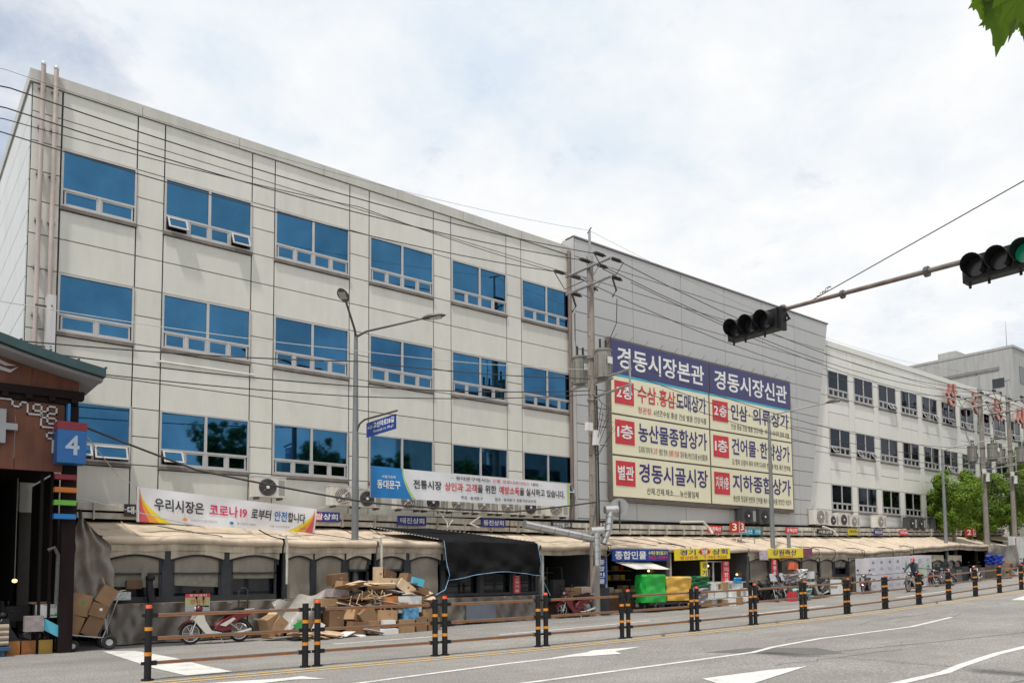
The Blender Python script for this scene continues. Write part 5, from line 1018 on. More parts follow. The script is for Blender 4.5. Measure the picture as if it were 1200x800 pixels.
for z, m, lab in ((3.95, mat('deep_red', (.22, .015, .03)), 'dark red'), (3.66, mat('deep_orange', (.55, .16, .02), .5), 'orange'), (3.37, GRNV, 'green'), (3.06, BLUEV, 'blue')):
    solo(MB().bb(3.10, 3.54, 20.3, 20.5, z-.055, z+.055), 'colour_bar', m, lab+' bar on the gate column below the number box', 'sign')
solo(MB().tube([(3.02, 20.4, 2.3), (3.14, 20.38, 2.36), (3.22, 20.38, 2.2), (3.21, 20.38, 1.1)], .042, 7), 'wrapped_pipe', mat('grey_wrap', (.07, .066, .066), .7, var=.3, scale=12), 'grey wrapped standpipe beside the gate column', 'pipe', smooth=True)
t = thing('hanging_lamp', 'small warm lamp glowing inside the dark arcade', 'lamp', (3.0, 27, 2.0)); part(MB().blob((2.77, 23.5, 1.62), (.06, .06, .05), 8, 6), 'shade', BULB, t, smooth=True); part(MB().tube([(2.77, 23.5, 1.7), (2.77, 23.5, 4.2)], .01, 4), 'cord', WIREP, t)
# goods in front of the gate
def box_at(c, d, m, lab, rot=(0, 0, 0), name='carton', cat='box', tape=None, group=None, flaps=False):
    R = Euler(rot).to_matrix(); t = thing(name, lab, cat, (c[0], c[1], c[2]), group=group); C0 = Vector(c)
    part(MB().box(c, d, R), 'body', m, t)
    if tape: part(MB().box(C0+R @ Vector((0, 0, d[2]/2+.002)), (d[0]*1.002, .05, .004), R).box(C0+R @ Vector((d[0]*.08, -d[1]/2-.002, .1*d[2])), (.07, .004, .06), R), 'tape', tape, t)
    if flaps:
        for s_ in (-1, 1): part(MB().box(C0+R @ Vector((s_*(d[0]/2+.06), 0, d[2]/2+.05)), (.16, d[1]*.95, .008), R @ R3(0, -s_*.7, 0)), 'flap', CARDS[3], t)
    return t
L20 = math.radians(20); BTAPE = mat('brown_parcel_tape', (.30, .20, .12), .3); TAPE = mat('green_tape', (.02, .3, .05), .5)
cx = 3.55
box_at((3.62, 21.0, .60), (.40, .36, .46), CARDS[0], 'lower left carton on the leaning hand cart', (0, L20, 0), tape=None); box_at((3.78, 21.0, 1.06), (.42, .38, .50), CARDS[0], 'upper left carton with green tape dots on the cart', (0, L20*.7, 0), tape=TAPE)
box_at((4.04, 20.95, .55), (.36, .36, .46), CARDS[2], 'lower right carton on the leaning hand cart', (0, L20*1.3, 0)); box_at((4.14, 20.93, .92), (.38, .36, .32), CARDS[2], 'crushed carton with white label on the cart', (0, L20, .1), tape=WHITE); box_at((4.32, 20.93, 1.26), (.36, .34, .42), CARDS[0], 'open topped carton highest on the hand cart', (0, L20*1.5, 0), flaps=True)
t = thing('hand_cart', 'steel hand cart tilted under brown cartons by the gate', 'hand cart', (3.9, 21, 0))
part(MB().tube([(3.3, 20.75, .42), (4.25, 20.75, .28), (4.62, 20.75, 1.35)], .02, 6).tube([(3.3, 21.2, .42), (4.25, 21.2, .28), (4.62, 21.2, 1.35)], .02, 6).tube([(3.3, 20.75, .42), (3.3, 21.2, .42)], .02, 6).tube([(4.62, 20.75, 1.35), (4.62, 21.2, 1.35)], .02, 6), 'frame', STEEL, t); part(MB().box((3.78, 20.97, .345), (.96, .45, .02), R3(0, .146, 0)), 'bed', STEEL, t)
for (wx_, r) in ((3.62, .13), (4.38, .17)):
    for yy in (20.7, 21.25):
        w_ = part(MB().ring((wx_, yy, r), (0, 1, 0), r-.04, .042, 18, 8), 'tyre', RUBBER, t, smooth=True); part(MB().cyl((wx_, yy-.02, r), (wx_, yy+.02, r), r*.45, n=12), 'rim', ALU, w_)
t = thing('display_table', 'wooden table with brown board front beside the gate column', 'table', (3.2, 21.2, 0)); part(MB().bb(2.82, 3.62, 21.0, 21.5, 1.10, 1.14), 'table_top', CARDS[1], t); part(MB().bb(2.9, 3.6, 21.1, 21.4, .05, .78), 'box_front', CARDS[1], t)
for a in (2.85, 3.58): part(MB().bb(a, a+.04, 21.02, 21.06, 0, 1.10), 'leg', WOODD, t)
t = box_at((3.12, 20.97, .94), (.46, .3, .3), WHITE, 'white printed carton with green picture under the table', name='printed_carton'); q = XQ(2.89, 3.35, .79, 1.09, 20.82); q.text('국내산', .45, .85, .7, .85, PRINTG, t, .02, .006); q.text('특산물', .3, .95, .88, .95, TXBLK, t, .0, .006); q.rect(0, 0, 0, 0, PRINTG, t, 'print', .004, .003, poly=[(.55, .1), (.65, .28), (.75, .2), (.85, .34), (.92, .12)])
box_at((3.2, 20.75, .55), (.5, .3, .22), LBLUE, 'light blue flat box leaning on the dark moped', (0, .55, 0), name='flat_box'); box_at((2.82, 20.65, .68), (.36, .3, .34), SACKW, 'pink and white patterned bag on the dark moped', name='patterned_bag', cat='bag')
for i in range(4): solo(MB().tube([(1.75, 20.7, .28+.115*i), (1.8, 20.72, .28+.115*i), (2.32, 20.7, .28+.115*i), (2.36, 20.7, .28+.115*i)], .065, 8), 'grain_sack', SACK, ('lowest', 'second', 'third', 'topmost')[i]+' tan sack in the pile at the left edge', 'sack', 'tan sacks in a pile', smooth=True)
solo(MB().bb(1.6, 2.4, 20.45, 21.0, .13, .20).bb(1.65, 1.73, 20.5, 20.9, 0, .13).bb(2.2, 2.28, 20.5, 20.9, 0, .13), 'pallet', mat('blue_pallet', (.03, .08, .16), .6), 'low blue pallet under the tan sacks', 'pallet')
solo(MB().tube([(2.05, 20.9, .4), (2.05, 20.9, 1.15), (1.6, 20.9, 1.15)], .025, 6).tube([(2.05, 20.9, .95), (1.6, 20.9, .95)], .018, 5), 'hand_trolley', BLUEV, 'bright blue hand trolley behind the tan sacks', 'trolley')
for i, (a, m) in enumerate(((2.32, mat('orange_crate', (.4, .16, .03), .6)), (2.62, mat('brown_orange_crate', (.3, .11, .03), .6)), (2.95, mat('yellow_crate', (.42, .26, .05), .6)))): solo(MB().bb(a, a+.27, 20.75, 21.1, 0, .3).bb(a+.02, a+.25, 20.74, 20.75, .05, .12), 'crate', m, ('leftmost', 'middle', 'rightmost')[i]+' low crate on the ground before the arcade', 'crate', 'low crates')
for i in range(10):
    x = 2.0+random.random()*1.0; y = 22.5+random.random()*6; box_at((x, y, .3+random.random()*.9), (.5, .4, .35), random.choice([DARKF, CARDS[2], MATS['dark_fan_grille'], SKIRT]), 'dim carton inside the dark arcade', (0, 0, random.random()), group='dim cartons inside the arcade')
# ---------------------------------------------------------------- motorcycles
def moto(loc, rz, lab, paint, panel, scooter=False, rear=None, cat='motorcycle'):
    t = thing('motorcycle' if not scooter else 'scooter', lab, cat, loc, rz); P = lambda mb, n, m, par=None, sm=True: part(mb, n, m, par or t, True, sm)
    r = .28 if not scooter else .22; wx_ = .61 if not scooter else .64; w_ = .035 if not scooter else .06
    for s_ in (-1, 1):
        c = Vector((s_*wx_, 0, r)); ty = P(MB().ring(c, (0, 1, 0), r-w_, w_, 24, 8), 'tyre', RUBBER); P(MB().ring(c, (0, 1, 0), r-w_*2.1, .014, 24, 5), 'rim', SILV, ty)
        mb = MB()
        for k in range(6 if not scooter else 5): a = k*2*math.pi/(6 if not scooter else 5); mb.tube([c, c+Vector((math.cos(a), 0, math.sin(a)))*(r-w_*2)], .012 if not scooter else .02, 5)
        mb.cyl(c-Vector((0, .05, 0)), c+Vector((0, .05, 0)), .05, n=12); P(mb, 'spokes', SILV, ty)
    # front fender, fork, legshield
    mb = MB(); n = 10
    def fend(cx_, a0, a1, rr, w2): return lambda u, v: (cx_+math.cos(a0+(a1-a0)*u)*rr, (v-.5)*w2, r+math.sin(a0+(a1-a0)*u)*rr-.035*abs(v-.5)*2)
    P(MB().grid(fend(-wx_, math.radians(5), math.radians(160), r+.05, .17), 12, 4), 'front_fender', paint)
    P(MB().tube([(-wx_, .075, r), (-wx_+.12, .075, .62)], .02, 6).tube([(-wx_, -.075, r), (-wx_+.12, -.075, .62)], .02, 6).tube([(-wx_+.12, 0, .6), (-wx_+.22, 0, .92)], .03, 8), 'fork', SILV)
    ls = [(-.58, .60), (-.47, .80), (-.36, .80), (-.31, .58), (-.16, .34), (.10, .27), (.14, .20), (-.22, .18), (-.42, .40)]
    P(MB().prism([(a, b) for a, b in ls], 'xz', -.19 if not scooter else -.22, -.16 if not scooter else .22).prism([(a, b) for a, b in ls], 'xz', .16, .19), 'leg_shield', panel, sm=False)
    P(MB().blob((-.43, 0, .88), (.10, .13, .10), 12, 8), 'headlight_cowl', paint); P(MB().blob((-.50, 0, .88), (.05, .075, .06), 10, 6), 'headlight', LAMPG)
    P(MB().tube([(-.34, -.34, .95), (-.40, -.18, .95), (-.42, 0, .93), (-.40, .18, .95), (-.34, .34, .95)], .016, 6).tube([(-.30, -.36, .95), (-.36, -.27, .95)], .024, 6).tube([(-.30, .36, .95), (-.36, .27, .95)], .024, 6), 'handlebar', BLACKP)
    for s_ in (-1, 1): P(MB().tube([(-.38, s_*.2, .96), (-.40, s_*.27, 1.12)], .007, 4).blob((-.40, s_*.28, 1.15), (.02, .06, .045), 8, 6), 'mirror', BLACKP)
    bd = [(-.12, .34), (-.05, .46), (.10, .60), (.30, .70), (.62, .80), (.84, .82), (.82, .68), (.58, .58), (.42, .44), (.34, .30), (.10, .26)] if not scooter else [(-.10, .26), (.10, .28), (.12, .60), (.30, .72), (.78, .80), (.88, .70), (.84, .50), (.60, .46), (.42, .24)]
    hw = .15 if not scooter else .20
    mb = MB(); m_ = len(bd); vs = []
    for (yy, k) in ((-hw, .86), (-hw*.75, 1), (hw*.75, 1), (hw, .86)):
        cx_ = sum(a for a, b in bd)/m_; cz_ = sum(b for a, b in bd)/m_; vs += [(cx_+(a-cx_)*k, yy, cz_+(b-cz_)*k) for a, b in bd]
    mb.add(vs, [tuple(range(m_)), tuple(3*m_+i for i in range(m_))]+[(q*m_+i, q*m_+(i+1) % m_, (q+1)*m_+(i+1) % m_, (q+1)*m_+i) for q in range(3) for i in range(m_)]); P(mb, 'side_body', paint, sm=False)
    P(MB().prism([(.05, .46), (.40, .64), (.46, .60), (.20, .42)], 'xz', -hw-.012, -hw+.02).prism([(.05, .46), (.40, .64), (.46, .60), (.20, .42)], 'xz', hw-.02, hw+.012), 'side_stripe', panel, sm=False)
    P(MB().prism([(-.02, .66), (.04, .78), (.30, .80), (.60, .89), (.70, .84), (.40, .72)], 'xz', -.15, .15), 'seat', BLACKP, sm=False)
    P(MB().grid(fend(wx_, math.radians(0), math.radians(140), r+.05, .15), 10, 4), 'rear_fender', BLACKP if not scooter else paint); P(MB().box((.86, 0, .72), (.06, .14, .09)), 'tail_lamp', REARR, sm=False)
    P(MB().bb(-.14, .34, -.13, .13, .15, .44).cyl((-.02, -.14, .26), (-.02, .14, .26), .1, n=12), 'engine', BLACKP, sm=False); P(MB().tube([(-.05, -.15, .22), (.3, -.17, .2), (.8, -.17, .30)], .022, 6).tube([(.42, -.17, .22), (.85, -.17, .32)], .045, 8), 'exhaust', SILV)
    P(MB().tube([(.30, -.15, .50), (wx_, -.1, r)], .022, 6).tube([(.30, .15, .50), (wx_, .1, r)], .022, 6).tube([(.1, 0, .22), (wx_, .08, r)], .025, 6).tube([(-.1, -.22, .16), (-.1, .22, .16)], .014, 5).tube([(.08, -.1, .2), (.10, -.28, .0)], .012, 5), 'swing_arm', STEEL)
    P(MB().tube([(.5, -.12, .80), (.95, -.12, .84), (.95, .12, .84), (.5, .12, .80)], .012, 5), 'luggage_rack', SILV)
    if rear: P(MB().box((.78, 0, 1.02), (.42, .40, .34)).box((.78, 0, 1.20), (.44, .42, .03)), 'top_box', rear, sm=False)
    if scooter: P(MB().grid(lambda u, v: (-.52+.14*v-.05*math.sin(u*math.pi), (u-.5)*(.42-.12*v), .92+.34*v), 6, 4), 'windscreen', mat('smoky_screen', (.35, .36, .38), .15, var=0))
    return t
moto((6.85, 20.75, 0), 0, 'dark red underbone motorcycle with cream leg shield behind the fence', REDM, CREAMM)
moto((19.95, 22.0-.5, G(20)), 0, 'red motorcycle with silver wheels before the dark shop', REDM, REDM)
moto((2.7, 21.1, 0), .15, 'dark moped loaded with bags in front of the arcade', BLKM, DARKF)
moto((31.55, 21.35, G(31.5)), math.radians(80), 'grey scooter with tall windscreen facing the road', BLKM, BLKM, True); moto((32.4, 21.5, G(32.4)), math.radians(95), 'silver trimmed scooter beside the grey one', BLKM, SILV, True)
moto((34.6, 20.7, G(34.6)), math.radians(4), 'black scooter with silver trim under the meat shop', BLKM, SILV, True)
moto((38.9, 20.5, G(38.9)), math.radians(12), 'dark red moped parked at the left end of white cartons', REDM, BLKM, rear=BLKM)
for i, (x, y, rz, p, q_, lb) in enumerate(((45.6, 20.6, 1.3, BLKM, REDM, 'dark moped just right of the white cartons'), (46.8, 20.4, 1.5, REDM, SILV, 'red moped second right of the white cartons'), (47.9, 20.7, .3, BLKM, BLKM, 'black motorcycle third right of the white cartons'), (51.8, 20.5, .2, REDM, WHITE, 'red and white moped by the dark stall opening'), (59.2, 20.3, .3, BLKM, BLKM, 'black motorcycle with green cover before the striped wall'), (60.4, 20.4, 1.2, BLKM, SILV, 'black moped at the right end of the fence'))):
    moto((x, y, G(x)), rz, lb, p, q_, rear=BLKM if i in (2, 4) else None)
# riding motorcyclist
rx_, ry_ = 40.9, 19.1; rg = G(rx_)
moto((rx_, ry_, rg), 0, 'black delivery motorcycle being ridden past the white cartons', BLKM, SILV); solo(MB().bb(rx_+.5, rx_+.98, ry_-.22, ry_+.22, rg+.86, rg+1.18).bb(rx_+.48, rx_+1.0, ry_-.24, ry_+.24, rg+1.18, rg+1.22), 'delivery_crate', mat('pale_green_crate', (.45, .55, .42), .6), 'pale green crate on the ridden motorcycle', 'crate')
t = thing('person', 'rider in dark jacket and red-white helmet on a black motorcycle', 'person', (rx_, ry_, rg))
def skin_body(parent, joints, bones, radii, name, m, sub=1):
    me = bpy.data.meshes.new(name); me.from_pydata(joints, bones, []); me.materials.append(m); o = bpy.data.objects.new(name, me); link(o, name, parent)
    md = o.modifiers.new('skin', 'SKIN'); md.use_smooth_shade = True; me_l = me.skin_vertices[0].data if me.skin_vertices else None
    if me_l is None:
        bm = bmesh.new(); bm.from_mesh(me); bm.verts.layers.skin.verify(); bm.to_mesh(me); bm.free(); me_l = me.skin_vertices[0].data
    for i, r_ in enumerate(radii): me_l[i].radius = (r_, r_); me_l[i].use_root = (i == 0)
    s_ = o.modifiers.new('sub', 'SUBSURF'); s_.levels = sub; s_.render_levels = sub; return o
J = [(.18, 0, .88), (.14, 0, 1.12), (.05, 0, 1.34), (.02, 0, 1.44), (-.02, 0, 1.56), (.03, .19, 1.36), (-.13, .27, 1.15), (-.31, .30, .99), (.03, -.19, 1.36), (-.13, -.27, 1.15), (-.31, -.30, .99), (.14, .12, .86), (-.16, .17, .70), (-.08, .18, .30), (-.22, .18, .24), (.14, -.12, .86), (-.16, -.17, .70), (-.08, -.18, .30), (-.22, -.18, .24)]
skin_body(t, J, [(0, 1), (1, 2), (2, 3), (3, 4), (2, 5), (5, 6), (6, 7), (2, 8), (8, 9), (9, 10), (0, 11), (11, 12), (12, 13), (13, 14), (0, 15), (15, 16), (16, 17), (17, 18)], [.15, .15, .15, .06, .09, .07, .05, .04, .07, .05, .04, .09, .07, .05, .045, .09, .07, .05, .045], 'body', CLOTHD)
part(MB().blob((-.03, 0, 1.58), (.125, .115, .13), 14, 10), 'helmet', mat('helmet_red_white', (.5, .08, .08), .3, var=.3, scale=12), t, True, True); part(MB().blob((-.10, 0, 1.53), (.065, .08, .085), 10, 8), 'face', SKIN, t, True, True)
for s_ in (-1, 1):
    mb = MB().blob((-.34, s_*.31, .975), (.04, .045, .03), 8, 6)
    for k in range(4): mb.tube([(-.36, s_*(.28+.02*k), .985), (-.385, s_*(.28+.02*k), .965), (-.37, s_*(.28+.02*k), .94)], .009, 5)
    mb.tube([(-.33, s_*.27, .97), (-.36, s_*.255, .95)], .010, 5); part(mb, 'hand', SKIN, t, True, True)
# ---------------------------------------------------------------- bicycle, trike cart, foam boxes, white cartons
def bicycle(x, y, lab):
    g = G(x); t = thing('bicycle', lab, 'bicycle', (x, y, g))
    for s_ in (-.52, .52):
        c = Vector((x+s_, y, g+.32)); w_ = part(MB().ring(c, (0, 1, 0), .30, .022, 28, 6), 'tyre', RUBBER, t, smooth=True); mb = MB()
        for k in range(12): a = k*math.pi/6; mb.tube([c, c+Vector((math.cos(a), 0, math.sin(a)))*.29], .003, 3)
        part(mb.cyl(c-Vector((0, .04, 0)), c+Vector((0, .04, 0)), .025, n=8), 'spokes', SILV, w_)
    z = g+.32; part(MB().tube([(x-.52, y, z), (x-.38, y, z+.50)], .016, 6).tube([(x-.40, y, z+.40), (x+.05, y, z-.02), (x+.20, y, z+.48), (x-.39, y, z+.46)], .016, 6).tube([(x+.05, y, z-.02), (x+.52, y, z), (x+.18, y, z+.42)], .012, 6), 'frame', BLKM, t)
    part(MB().tube([(x-.38, y, z+.5), (x-.36, y, z+.62)], .013, 5).tube([(x-.30, y-.25, z+.66), (x-.38, y-.12, z+.62), (x-.38, y+.12, z+.62), (x-.30, y+.25, z+.66)], .012, 5), 'handlebar', BLACKP, t); part(MB().blob((x+.22, y, z+.56), (.14, .07, .035), 8, 6), 'saddle', BLACKP, t); part(MB().cyl((x+.05, y-.02, z-.02), (x+.05, y+.02, z-.02), .09, n=14), 'chainring', SILV, t)
bicycle(23.2, 21.5, 'dark bicycle parked left of the green tarp load')
def tarp_box(x0, x1, y0, y1, z0, z1, m, lab, rough=.02):
    def f(u, v):
        a = u*2*math.pi; w2, d2 = (x1-x0)/2, (y1-y0)/2; c, s_ = math.cos(a), math.sin(a); k = 1/max(abs(c), abs(s_))**.92; X = (x0+x1)/2+c*k*w2; Y = (y0+y1)/2+s_*k*d2
        if v > .86: q = (v-.86)/.14; X = X+((x0+x1)/2-X)*q*.999; Y = Y+((y0+y1)/2-Y)*q*.999; zz_ = z1+.02*math.sin(q*3)
        else: zz_ = z0+(z1-z0)*(v/.86)
        j = rough*(math.sin(u*41+v*13)+math.sin(u*23-v*21)); return (X+j*c, Y+j*s_-.02*math.sin(v*9), zz_+j*.3)
    return solo(MB().grid(f, 48, 16), 'covered_load', m, lab, 'covered load', smooth=True)
gx_ = G(25.3); tarp_box(HX(755.5, 21), HX(779, 21), 21.0, 21.6, gx_+.35, gx_+1.42, TGREEN, 'load under bright green tarpaulin beside the bicycle', .012); tarp_box(HX(780, 21), HX(809, 21), 21.0, 21.7, gx_+.38, gx_+1.32, TYEL, 'load under creased yellow tarpaulin beside the green one', .018)
t = thing('three_wheel_cart', 'low dark cart frame carrying the two tarpaulin loads', 'cart', (25.4, 21.3, gx_)); part(MB().bb(23.4, 26.3, 21.0, 21.6, gx_+.26, gx_+.34), 'bed', DARKF, t)
for wx_ in (23.8, 25.2, 26.1):
    for yy in (20.95, 21.6): part(MB().ring((wx_, yy, gx_+.17), (0, 1, 0), .12, .05, 14, 6), 'wheel', RUBBER, t, smooth=True)
part(MB().bb(25.6, 26.1, 20.9, 20.94, gx_+.16, gx_+.28), 'tail_reflector', ORNG, t)
tarp_box(HX(810, 21), HX(832, 21), 21.1, 21.7, G(27)+.8, G(27)+1.28, mat('dark_green_cloth', (.01, .13, .05), .6, bump=.6, bscale=8), 'bundle under dark green cloth right of the yellow tarp', .04); tarp_box(HX(811, 21), HX(826, 21), 20.95, 21.4, G(27)+.1, G(27)+.8, SACKW, 'white lumpy bag below the dark green bundle', .05)
rng = random.Random(21); k = 0; names_ = ['white foam box with lid in the fish goods pile', 'plain white carton in the fish goods pile']
for row, zz_ in ((0, 0), (1, .34), (2, .66)):
    x = 27.1+row*.12; cnt_ = -1
    while x < 30.3-row*.3:
        cnt_ += 1; w_ = rng.uniform(.30, .5); h = rng.uniform(.28, .34); g = G(x)
        o = box_at((x+w_/2, 21.3+rng.uniform(-.2, .2)+row*.1, g+zz_+h/2+.01), (w_, .4, h), rng.choice([FOAM, FOAM, WHITE, CARDS[1]]), 'white foam box or carton, number '+('one', 'two', 'three', 'four', 'five', 'six', 'seven', 'eight', 'nine', 'ten', 'eleven', 'twelve')[min(11, cnt_)]+' from left in the '+('bottom', 'middle', 'top')[row]+' row of the pile', (0, 0, rng.uniform(-.15, .15)), name='foam_box', group='foam boxes piled before the rice cake shop'); 
        part(MB().box((x+w_/2, 21.3+row*.1, g+zz_+h+.012), (w_+.02, .42, .02)), 'lid', FOAM, o); x += w_+.04
tarp_box(29.0, 29.3, 21.0, 21.2, G(29)+.92, G(29)+1.15, mat('sky_blue_plastic', (.03, .3, .6), .4), 'small sky blue bag on the foam boxes', .02)
# market clutter by the black scooter
box_at((32.3, 20.5, G(32.3)+.2), (.35, .3, .4), REDV, 'red bucket-like crate left of the black scooter', name='red_crate'); tarp_box(32.6, 33.4, 20.2, 20.7, G(33), G(33)+.5, mat('teal_pattern_cloth', (.25, .4, .38), .7, var=.5, scale=9), 'patterned teal bundle left of the black scooter', .06); tarp_box(32.5, 33.5, 20.9, 21.3, G(33)+.75, G(33)+1.15, SACKW, 'white patterned cloth bundle above the teal one', .05)
tarp_box(34.3, 34.9, 21.3, 21.7, G(34)+.9, G(34)+1.35, WHITE, 'white plastic bag behind the black scooter', .05); box_at((34.2, 21.6, G(34)+1.5), (.5, .3, .35), mat('orange_red_crate', (.6, .12, .05), .6), 'orange red crate behind the black scooter', (0, .2, .2), name='crate', cat='crate')
box_at((36.3, 20.6, G(36)+.25), (.5, .4, .5), WHITE, 'white box right of the black scooter', name='white_box'); box_at((36.2, 20.6, G(36)+.66), (.4, .35, .3), FOAM, 'white foam box on the white box right of the scooter', name='white_box')
n = 0
for c in range(8):
    for r in range(2):
        x = 39.0+c*.86; g = G(x); h = .86; t = box_at((x+.42, 20.75, g+.03+h*(r+.5)), (.83, .7, h-.02), mat('white_lilac_carton', (.60, .59, .64), .7, 0, .05, 3, rnd=.06), ('upper' if r else 'lower')+' white carton, '+('first', 'second', 'third', 'fourth', 'fifth', 'sixth', 'seventh', 'eighth')[c]+' column of the carton wall', name='white_carton', group='wall of white cartons')
        q = XQ(x+.02, x+.82, g+.05+h*r, g+h*(r+1), 20.395)
        if c in (4, 5): q.rect(0, 0, 0, 0, PRINTG, t, 'tree_print', .004, .003, poly=[(.4, .3), (.7, .3), (.55, .8)])
        elif c in (6, 7): q.rect(.1, .9, .15, .85, mat('speckled_print', (.45, .5, .48), .7, var=.7, scale=14), t, 'print')
        else: q.text('감귤', .35, .65, .68, .84, TXBLK, t, .02, .004); q.rect(.25, .75, .3, .45, mat('grey_print', (.45, .45, .5), .7), t, 'print')
part(MB().bb(39.0, 45.9, 20.45, 21.1, G(39)-.1, G(39)+.06), 'pallet_deck', DARKF, thing('carton_pallet', 'low dark pallet under the wall of white cartons', 'pallet', (42, 20.7, G(42))))
# far right clutter
for i, (x, m, h, lb) in enumerate(((48.9, DARKF, .9, 'dark bin'), (49.8, BLKM, .8, 'black bin'), (50.7, DARKF, .95, 'dark cabinet'), (53.2, BLKM, .8, 'black tub'))): box_at((x, 20.9, G(x)+h/2), (.8, .6, h), m, lb+' number of the row below the first tree, counted from left '+('one', 'two', 'three', 'four')[i], name='storage_bin', cat='bin')
tarp_box(54.6, 55.8, 20.4, 21.0, G(55)+.9, G(55)+1.5, mat('royal_blue_cloth', (.02, .06, .4), .6), 'royal blue bundle on the load at far right', .06); box_at((55.0, 20.6, G(55)+.45), (1.0, .8, .9), SKIRT, 'brown covered load under the blue bundle', name='covered_box')
for i in range(7): box_at((55.9+.35*(i % 3), 20.5, G(56)+.2+.32*(i//2.2)), (.55, .5, .3), CARDS[(i*2) % 4], 'tan carton in the leaning pile right of the blue bundle', (rng.uniform(-.3, .3), rng.uniform(-.4, .4), rng.random()), group='leaning cartons at far right')
t = thing('striped_wall', 'white sheet wall with red stripes at the right end', 'wall', (63, 21.6, G(62))); part(MB().bb(60.3, 75, 21.6, 21.7, G(62), 3.9), 'sheet', mat('white_sheet', (.62, .63, .62), .6, streak=.2), t)
for x in (61.2, 62.9, 66): part(MB().bb(x, x+.15, 21.58, 21.598, 2.0, 3.8), 'red_stripe', REDV, t)
part(MB().grid(lambda u, v: (56.0+4.4*u-.8*v*(1-u), 21.3-.25*math.sin(u*7+v*3)*v-.1*math.sin(u*15), 3.25+.05*math.sin(u*8)-1.9*v*(.4+.6*u)), 26, 14), 'drape', mat('torn_grey_canvas', (.24, .22, .20), .8, 0, .3, 1.5, dirt=.6, bump=1, bscale=4), thing('torn_canvas', 'torn grey canvas drape over the far right stall', 'canvas', (58, 21.3, 1.5)), smooth=True, recalc=False)
awning(61.05, 74, 'pale awning above the striped wall at right edge', zf=3.0)
# ---------------------------------------------------------------- cardboard heap
rng = random.Random(5)
def carton(x0, x1, z0, z1, y, m, lab, ry=0, rz=0, d=.4, **kw): return box_at(((x0+x1)/2, y, (z0+z1)/2), (x1-x0, d, z1-z0), m, lab, (0, ry, rz), **kw)
def pc(px0, px1, py0, py1, Y, m, lab, ry=0, rz=0, d=.38, **kw):
    if m in CARDS: kw.setdefault('tape', BTAPE)
    return carton(HX(px0, Y), HX(px1, Y), max(.01, HZ((px0+px1)/2, py1, Y)), HZ((px0+px1)/2, py0, Y), Y, m, lab, ry, rz, d, **kw)
pc(386, 405, 672, 685, 21.2, CARDS[2], 'brown carton highest at the left of the cardboard heap', -.12); pc(394, 407, 681, 692, 21.0, CARDS[1], 'orange tan carton below the highest left one', .15, .4); pc(385, 406, 690, 700, 20.9, SACKW, 'green printed white carton on the heap left side', .1, .2)
pc(372, 393, 701, 710, 20.7, CARDS[1], 'tan carton just above the twin fence posts', 0, .2); pc(391, 410, 697, 709, 20.9, CARDS[2], 'brown carton behind the twin fence posts', 0, -.1); pc(383, 400, 715, 735, 20.7, CARDS[2], 'dark brown carton behind the middle rail', 0, .1)
pc(440, 446, 664, 684, 21.0, CARDS[3], 'upright pale flap standing on the heap', 0, 0, .3); pc(446, 468, 668, 684, 21.1, CARDS[2], 'open carton wall standing on the heap', .25, .5, .03); pc(443, 469, 677, 686, 20.8, CARDS[3], 'pale open carton front on the heap', .03, 0, .1)
pc(470, 492, 675, 687, 21.0, CARDS[2], 'large brown carton at right shoulder of the heap', .35, .2); pc(480, 493, 677, 686, 20.85, LBLUE, 'light blue printed carton at right shoulder of the heap', .25); pc(466, 486, 682, 694, 20.6, CARDS[3], 'long pale slab sliding off the heap', .6, 0, .06)
pc(463, 490, 698, 717, 20.6, WHITE, 'white carton with green lid band in the heap'); pc(470, 487, 712, 726, 20.5, mat('blue_photo_print', (.1, .3, .5), .6, var=.6, scale=7), 'blue photo printed carton in the heap'); pc(444, 462, 699, 711, 20.6, mat('orange_carton', (.6, .22, .06), .8), 'orange carton in the middle of the heap', -.1, .15)
pc(485, 498, 688, 712, 20.8, CARDS[2], 'tall brown carton at the right side of the heap', .1); pc(440, 462, 714, 727, 20.5, CARDS[1], 'tan carton below the orange one', .05); pc(446, 460, 726, 734, 20.35, WHITE, 'flat white and green carton low in heap', 0); pc(444, 463, 736, 745, 20.2, WHITE, 'white carton at the front foot of the heap')
pc(466, 482, 725, 742, 20.4, CARDS[1], 'tan carton with green label at foot of heap', 0, .05); pc(483, 496, 722, 740, 20.5, CARDS[0], 'brown carton at right foot of the heap', 0, .1); pc(496, 511, 723, 738, 20.6, CARDS[0], 'brown carton behind the third fence posts', 0, .2); pc(491, 508, 713, 724, 20.6, CARDS[1], 'tan carton with pink lid behind third fence posts', 0, .1)
pc(404, 425, 713, 728, 20.6, CARDS[1], 'round edged pale carton between middle rails', .3, .6); pc(419, 438, 711, 733, 20.5, CARDS[0], 'tilted brown carton in the heap middle', -.6, .2); pc(410, 426, 728, 744, 20.3, CARDS[2], 'brown carton at the left front of the heap', .1); pc(431, 441, 727, 742, 20.3, CARDS[0], 'upright brown carton at the heap front')
pc(308, 326, 722, 745, 20.6, CARDS[1], 'open pale carton at the left end of the heap', -.35, .5, .3, flaps=True); pc(322, 336, 723, 742, 20.5, CARDS[1], 'folded tan carton leaning left of the heap', .7, .2, .04); pc(352, 372, 727, 742, 20.5, CARDS[0], 'brown carton behind the left twin posts', .2, .3); pc(346, 356, 728, 736, 20.3, PRINTG, 'green flat box left of the twin posts', -.5, .2, .05)
pc(368, 380, 728, 741, 20.2, WHITE, 'white leaning sheet between the twin posts', .5, 0, .03)
HEAP = mat('heap_filler', (.12, .085, .06), .9, 0, .5, 6, bump=1, bscale=9)
